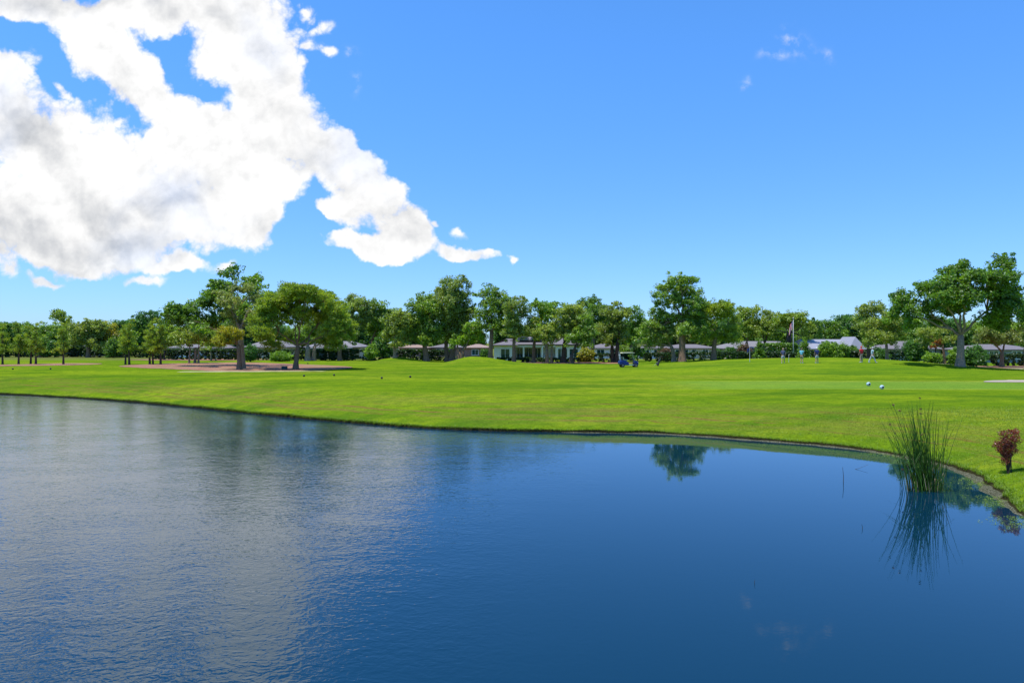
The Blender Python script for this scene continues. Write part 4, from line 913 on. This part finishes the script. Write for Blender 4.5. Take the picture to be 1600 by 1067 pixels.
V = [(-(.02+.34*i_/8), .05*sin(i_*1.1), 1.9-.48*j_/4-.32*(i_/8)) for j_ in range(5) for i_ in range(9)]
MB().add(V, [(j_*9+i_, j_*9+i_+1, j_*9+i_+10, j_*9+i_+9) for j_ in range(4) for i_ in range(8)]).build('pennant', M['sh_navy'], pf)
def post(px, py, h, label, r=.03, top=None):
    x, y, z = ground_at(px, py); e = empty('marker_post', (x, y, z), label=label, cat='post')
    MB().tube([(0,0,-.05), (0,0,h)], [r, r*.9], 8).build('pole', M['silver'], e)
    MB().lathe([(r*1.1,0),(r*1.5,.02),(r*1.5,.06),(.01,.09)], (0,0,h), 8).build('cap', M['roofc'], e)
post(1232.5, 566.3, .85, 'short pale post between the left golfer and the golfer in light blue')
post(1317.5, 563, .45, 'very short pale peg on top of the green left of the golfer in red')
post(148.5, 558, .9, 'thin pale post by the hedge right of the lone young pine')
def ballmark(px, py, label, r=.145, white=True):
    x, y, z = ground_at(px, py); e = empty('tee_marker', (x, y, z), label=label, cat='tee marker', group='tee markers')
    pr = [(.02,0)]+[(r*sin(q), r-r*cos(q)) for q in np.linspace(.35, pi-.1, 9)]
    MB().lathe(pr, (0,0,-.01), 18).build('ball', M['sh_pale' if white else 'black'], e, smooth=True)
    if white: MB().lathe([(.0001,-.02),(r*.45,-.015),(r*.45,.01),(.0001,.012)], (0,-r*.97,r), 14, axis=1).build('badge', M['black'], e)
    else: MB().tube([(0,0,-.1), (0,0,.05)], .03, 6).build('spike', M['steel'], e)
ballmark(1357, 603, 'round pale blue tee marker with dark badge, left one of the pair')
ballmark(1378, 608, 'round pale blue tee marker with dark badge, right one of the pair')
for px, py, lab in [(20,577.5,'small dark tee marker near the left edge of the fairway'),(79,577,'small dark tee marker below the left young pines'),(475,588.5,'small dark tee marker below the dome pine trunk'),
    (522,587.3,'small dark tee marker right of the dome pine shadow'),(596.5,592,'small dark tee marker below the bright bush'),(641,590,'rightmost small dark tee marker on the fairway'),(481,568.5,'small dark tee marker behind the dome pine')]:
    ballmark(px, py, lab, .10, False)
ux, uy, uz = ground_at(444.5, 578)
ub = empty('utility_cabinet', (ux, uy, uz), .1, label='small dark green utility cabinet left of the dome pine trunk', cat='utility cabinet')
MB().box((-.3,-.22,-.02), (.3,.22,.42)).build('cabinet_body', M['util'], ub, bevel=.02)
MB().box((-.33,-.25,.421), (.33,.25,.46)).build('lid', M['util'], ub, bevel=.015)
MB().box((-.26,-.235,.04), (.26,-.221,.38)).build('door', M['util'], ub)

# ------------------------------------------------------------------ people
def skinned(name, pts, edges, rads, m, parent, sub=2):
    me = bpy.data.meshes.new(name); me.from_pydata([tuple(q) for q in pts], edges, []); me.materials.append(M[m])
    o = bpy.data.objects.new(name, me); COL.objects.link(o); o.parent = parent
    o.modifiers.new('skin', 'SKIN'); 
    if not me.skin_vertices: 
        bmx = __import__('bmesh').new(); bmx.from_mesh(me); bmx.verts.layers.skin.verify(); bmx.to_mesh(me); bmx.free()
    for i_, r_ in enumerate(rads):
        sv = me.skin_vertices[0].data[i_]; sv.radius = (r_, r_) if np.ndim(r_) == 0 else r_; sv.use_root = (i_ == 0)
    if sub: sb = o.modifiers.new('sub', 'SUBSURF'); sb.levels = sub; sb.render_levels = sub
    return o
def person(label, px, py, shirt, legsw, rz, pose='stand', cap=None, long=False, sc=1., Hh=1.75):
    """local: faces -y. pose gives joints"""
    x, y, z = ground_at(px, py) if py else (0, 0, 0)
    R = empty('person', (x, y, z), rz, label=label, cat='person', group='golfers on the green'); R.scale = (sc,)*3
    st = {'stand': .10, 'stride': .34, 'step': .2}[pose]; lean = {'stand': 0, 'stride': -.05, 'step': -.02}[pose]
    zh = .93 if pose != 'stride' else .89
    pel = np.array([0, 0, zh]); che = np.array([0, lean, 1.28]); nek = np.array([0, lean*1.2, 1.47]); hd = np.array([0, lean*1.3-.02, 1.62])
    ft = {'stand': (.0, .02), 'stride': (-.34, .34), 'step': (-.16, .18)}[pose]
    pts = [pel, (0, lean*.5, 1.1), che, nek, hd+[0,0,-.05], hd+[0,-.01,.07]]; ed = [(0,1),(1,2),(2,3),(3,4),(4,5)]
    rd = [(.135,.10), (.125,.095), (.15,.105), .055, (.075,.09), (.06,.075)]
    def add(i0, P, r):
        prev = i0
        for q, rr_ in zip(P, r): pts.append(tuple(q)); rd.append(rr_); ed.append((prev, len(pts)-1)); prev = len(pts)-1
        return prev
    knees, hands = [], []
    for s_i, s in enumerate((-1, 1)):
        fy_ = ft[s_i]; hip = (s*.09, 0, zh-.04); kn = (s*.11, fy_*.5-.05, .48); an = (s*.12, fy_, .09)
        add(0, [hip, kn, (s*.115, (fy_+fy_*.5-.03)/2, .32), an, (s*.13, fy_-.16, .035)], [.085,.055,.055,.038,.035]); knees.append((hip, kn, an))
        sh = (s*.19, lean, 1.41); el = (s*.25, lean+.05*s*(1 if pose != 'stand' else .3), 1.14); wr_ = (s*.23, lean-.14-.08*s*(pose != 'stand'), .93)
        w_ = add(2, [sh, el, wr_, (s*.225, wr_[1]-.035, .87)], [.055,.042,.028,(.035,.018)]); hands.append((sh, el, wr_))
        hb = np.array(pts[w_])
        for q, L_ in enumerate((.07, .08, .075, .06)): add(w_, [hb+[0, -.03+.02*q, -.04], hb+[-s*.015, -.03+.02*q, -.04-L_]], [.009, .007])
        add(w_, [hb+[-s*.01, -.045, .0], hb+[-s*.02, -.075, -.03]], [.010, .008])
    skinned('body', pts, ed, rd, 'skin', R)
    # shirt with sleeves
    P = [(0,0,zh-.02),(0,lean*.5,1.1),che,(0,lean*1.1,1.43)]; E = [(0,1),(1,2),(2,3)]; Q = [(.17,.13),(.165,.125),(.19,.135),(.10,.09)]
    for sh, el, wr_ in hands:
        sh, el = np.array(sh), np.array(el); n = len(P); P += [sh, sh*.25+el*.75]; E += [(2, n), (n, n+1)]; Q += [.085, .068]
    skinned('shirt', P, E, Q, shirt, R)
    P = [(0,0,zh+.03),(0,0,zh-.03)]; E = [(0,1)]; Q = [(.168,.125),(.165,.125)]
    for hip, kn, an in knees:
        hip, kn, an = map(np.array, (hip, kn, an)); n = len(P); P += [hip-[0,0,.06], kn+[0,0,.03]]; E += [(1,n),(n,n+1)]; Q += [.11,.082]
        if long: P += [kn*.5+an*.5, an+[0,0,.02]]; E += [(n+1,n+2),(n+2,n+3)]; Q += [.072,.06]
    skinned('trousers' if long else 'shorts', P, E, Q, legsw, R)
    for hip, kn, an in knees: skinned('shoe', [np.array(an)+[0,.03,-.03], np.array(an)+[0,-.1,-.05], np.array(an)+[0,-.2,-.058]], [(0,1),(1,2)], [.05,.046,.034], 'flagw', R)
    # head details
    hc = hd+[0, 0, .02]
    mb = MB(); mb.lathe([(.012,-.02),(.016,0),(.008,.035)], hc+[0,-.095,-.01], 8); mb.build('nose', M['skin'], R, smooth=True)
    for s in (-1, 1):
        MB().lathe([(.003,-.01),(.012,0),(.003,.01)], hc+[s*.032,-.082,.02], 8).build('eye', M['black'], R)
        MB().lathe([(.006,-.03),(.014,0),(.008,.03)], hc+[s*.083,0,.0], 8).build('ear', M['skin'], R)
    MB().box(tuple(hc+[-.022,-.088,-.052]), tuple(hc+[.022,-.082,-.045])).build('mouth', M['sh_red'], R)
    cm = MB(); cm.lathe([(.088,.0),(.094,.03),(.088,.075),(.06,.115),(.01,.13)], hc+[0,.005,.02], 14); c_ = cm.build('cap' if cap else 'hair', M[cap or 'hair'], R, smooth=True)
    if cap: cm = MB(); cm.lathe([(.02,0),(.075,.004),(.075,.012),(.02,.016)], hc+[0,-.10,.035], 12); cm.build('peak', M[cap], c_)
    return R
person('golfer in dark slate shirt and grey shorts, leftmost on the green', 1223.5, 567.2, 'sh_slate', 'lgrey', 2.6, 'step', 'khaki')
person('golfer in light blue shirt and khaki shorts on the green', 1252.5, 567.2, 'sh_aqua', 'khaki', 2.2, 'stand')
person('golfer in navy shirt with white cap seen from behind on the green', 1276.5, 567.2, 'sh_navy', 'lgrey', 3.2, 'stand', 'flagw', sc=1.04)
person('golfer in pink shirt and black trousers half hidden behind the one in red', 1341, 566.0, 'sh_pink', 'charcoal', 1.2, 'stand', 'flagw', True, sc=.98)
person('golfer in red shirt and khaki trousers on the green', 1346, 567.2, 'sh_red', 'khaki', 3.5, 'stand', 'sh_red', True, sc=1.06)
person('golfer in pale blue shirt and light trousers striding to the right', 1362.5, 567.6, 'sh_pale', 'lgrey', 1.35, 'stride', 'lgrey', True, sc=1.02)

# ------------------------------------------------------------------ water's edge: reeds, shrub, twigs, grasses
rx0, ry0 = 13.15, 21.75
rs = np.random.RandomState(77); R = empty('reed_clump', (rx0, ry0, 0), label='tall clump of green rushes growing in the pond on the right', cat='reeds')
def stems(n, hmin, hmax, lean, m, name, rr=(.008, .013), spread=(.62, .42), heads=None):
    mV, mF, tn = [], [], []
    for q in range(n):
        bx_ = rs.normal(0, .42)*spread[0]; by_ = rs.normal(0, .45)*spread[1]; bx_ = np.clip(bx_, -.65, .62)
        h = rs.uniform(hmin, hmax)*(1-.28*max(0, bx_)); L = lean+rs.normal(0, .10)+bx_*.28
        ly = rs.normal(0, .12); t_ = np.linspace(0, 1, 6)
        P = np.column_stack([bx_+h*(L*t_**1.5), by_+h*ly*t_**1.5, -.15+(h+.15)*t_*(1-.05*abs(L)*t_)])
        if rs.rand() < .12: k0 = 4; P[k0:] = P[k0-1]+(P[k0:]-P[k0-1])*[1, 1, -.5]+np.array([.25*np.sign(L), 0, 0])*(np.arange(1, 7-k0)[:, None])*.6
        r_ = rs.uniform(*rr)*np.array([1, 1, .9, .75, .55, .22]); n0 = len(mV)*18
        V_ = np.concatenate([[p+[r*cos(a), r*sin(a), 0] for a in (0, 2.09, 4.19)] for p, r in zip(P, r_)])
        mV.append(V_)
        mF += [(n0+i_*3+j_, n0+i_*3+(j_+1) % 3, n0+i_*3+3+(j_+1) % 3, n0+i_*3+3+j_) for i_ in range(5) for j_ in range(3)]
        c = rs.rand(); tn += [(c, rs.rand(), 0)]*15
        if heads is not None and rs.rand() < .16 and h > 1.5: heads.append(P[-1])
    o = mesh_np(name, np.concatenate(mV), np.array(mF), M[m], R, np.array(tn)); o['kind'] = 'stuff'; return o
hd_ = []
stems(150, 1.3, 2.95, -.12, 'reed', 'stems', heads=hd_)
stems(34, .9, 2.3, -.42, 'reed', 'leaning_stems', (.006, .010), (.4, .4), heads=hd_)
stems(70, .3, 1.3, .02, 'reed', 'short_stems', (.007, .012), (.85, .5))
stems(26, .25, 1.2, .02, 'straw', 'dead_stems', (.008, .014), (.9, .5))
hd_ = np.array(hd_); V_, F_, t_ = leaves(hd_, np.full(len(hd_), .035), 12, .032, .4, rs); mesh_np('seed_heads', V_, F_, M['brown'], R, t_, kind='stuff')
# small red shrub on the bank
sx_, sy_, sz_ = ground_at(1576, 739); sc_ = sy_/F
rs = np.random.RandomState(5); sr = empty('red_shrub', (sx_, sy_, sz_), label='small red leaved shrub on the lawn at the right edge of the pond', cat='shrub')
mb = MB(); C = []
for q in range(9):
    tx = rs.uniform(-.22, .22); tz = rs.uniform(.95, 1.5)
    P = bez(np.array([rs.uniform(-.05, .05), rs.uniform(-.05, .05), -.05]), np.array([tx, rs.uniform(-.25, .25), tz]), np.array([-tx*.25, 0, .1]), 7)
    mb.tube(P, np.linspace(.013, .005, 7), 5, False)
    for f in (.5, .62, .75, .88, .97): i0 = f*6; a_ = P[int(i0)]*(1-i0 % 1)+P[min(6, int(i0)+1)]*(i0 % 1); C.append(a_+rs.normal(size=3)*.05)
    if q % 3 == 0: C.append(P[2]+rs.normal(size=3)*.06)
mb.tube([(.10,.02,-.05),(.09,.02,.5),(.03,.0,1.0)], [.02,.016,.01], 6)
mb.build('stem', M['twig'], sr)
C = np.array(C); V_, F_, t_ = leaves(C, rs.uniform(.09, .19, len(C)), 110, .026, .5, rs, rnd=1.); mesh_np('foliage', V_, F_, M['red'], sr, t_)
# twigs standing in the water
def twig(label, px, py, pts, r=.012):
    Y = H*F/(py-HY); e = MB().tube(pts, np.linspace(r, r*.4, len(pts)), 6).build('twig', M['twig'], None, label=label, cat='twig'); e.location = ((px-800)/F*Y, Y, 0)
twig('thin bare twig standing upright in the pond left of the rushes', 1317.5, 754, [(0,0,-.2),(0.01,0,.22),(-.02,0,.52)])
twig('thin stem tip poking out of the water below the rushes reflection', 1347, 826, [(0,0,-.1),(.01,0,.05),(-.01,0,.12)], .008)
twig('bent twig lying low over the water near the rushes', 1340, 733, [(-.2,0,-.03),(.1,0,.05),(.45,.1,.16)], .007)
twig('tiny twig tip in the middle of the pond', 1179, 912, [(0,0,-.1),(0,0,.04),(.01,0,.09)], .006)
# grasses as stuff
def blades(name, P, h, wd, m, rs, lean=.5, hang=None):
    n = len(P); a = rs.uniform(0, 2*pi, n); d = np.column_stack([np.cos(a), np.sin(a), 0*a]); hh_ = h*rs.uniform(.5, 1.3, n)[:, None]
    if hang is not None: d = d*.6+hang*.9
    tip = P+d*hh_*lean*rs.uniform(.2, 1.2, n)[:, None]+np.array([0, 0, 1])*hh_
    sd__ = np.column_stack([-np.sin(a), np.cos(a), 0*a])*wd
    V = np.stack([P-sd__, P+sd__, tip], 1).reshape(-1, 3)
    tone = np.column_stack([rs.uniform(0, 1, n), rs.uniform(.2, .9, n), 0*a])
    return mesh_np(name, V, np.arange(n*3).reshape(-1, 3), M[m], None, tone, kind='stuff')
rs = np.random.RandomState(3)
thv = np.linspace(-.35, 2.75, 200000); xs_, ys_ = Cx+shore_r(thv)*np.cos(thv), Cy+shore_r(thv)*np.sin(thv)
vis = (ys_ > 12) & (np.abs(xs_) < ys_*.82)
idx = rs.choice(np.where(vis)[0], 26000); t_ = np.abs(rs.normal(0, .12, len(idx)))+.02
rad_ = shore_r(thv[idx])+t_; Px, Py = Cx+rad_*np.cos(thv[idx]), Cy+rad_*np.sin(thv[idx])
blades('shore_grass', np.column_stack([Px, Py, height(Px, Py, t_)-.01]), .085, .011, 'grass', rs, 1.3)
n = 150000; Px = rs.uniform(9, 27, n); Py = 15+rs.rand(n)**1.3*20; dd = shore_dist(Px[:1], Py[:1])
tha = np.arctan2(Py-Cy, Px-Cx); td = np.hypot(Px-Cx, Py-Cy)-shore_r(tha); ok = (td > .06) & (np.abs(Px) < Py*.80)
Px, Py = Px[ok], Py[ok]; blades('lawn_grass', np.column_stack([Px, Py, height(Px, Py)-.01]), .05, .009, 'grass', rs, 1.2)
# trailing weeds and litter at the waterline near the rushes
n = 2600; ti = rs.choice(np.where((xs_ > 10) & (ys_ > 13) & (ys_ < 30))[0], n); th_ = thv[ti]; r_ = shore_r(th_)-np.abs(rs.normal(0, .42, n))
clump = fnoise(xs_[ti]*1, ys_[ti]*1, 2.2, 41) > -.1; th_, r_ = th_[clump], r_[clump]
C = np.column_stack([Cx+r_*np.cos(th_), Cy+r_*np.sin(th_), np.full(len(r_), .015)])
V_, F_, t_ = leaves(C, np.full(len(C), .06), 4, .02, .3, rs, up=1.2, flat=.3); V_[:, 2] = np.maximum(V_[:, 2], .004)
mesh_np('water_weeds', V_, F_, M['oak'], None, t_, kind='stuff')
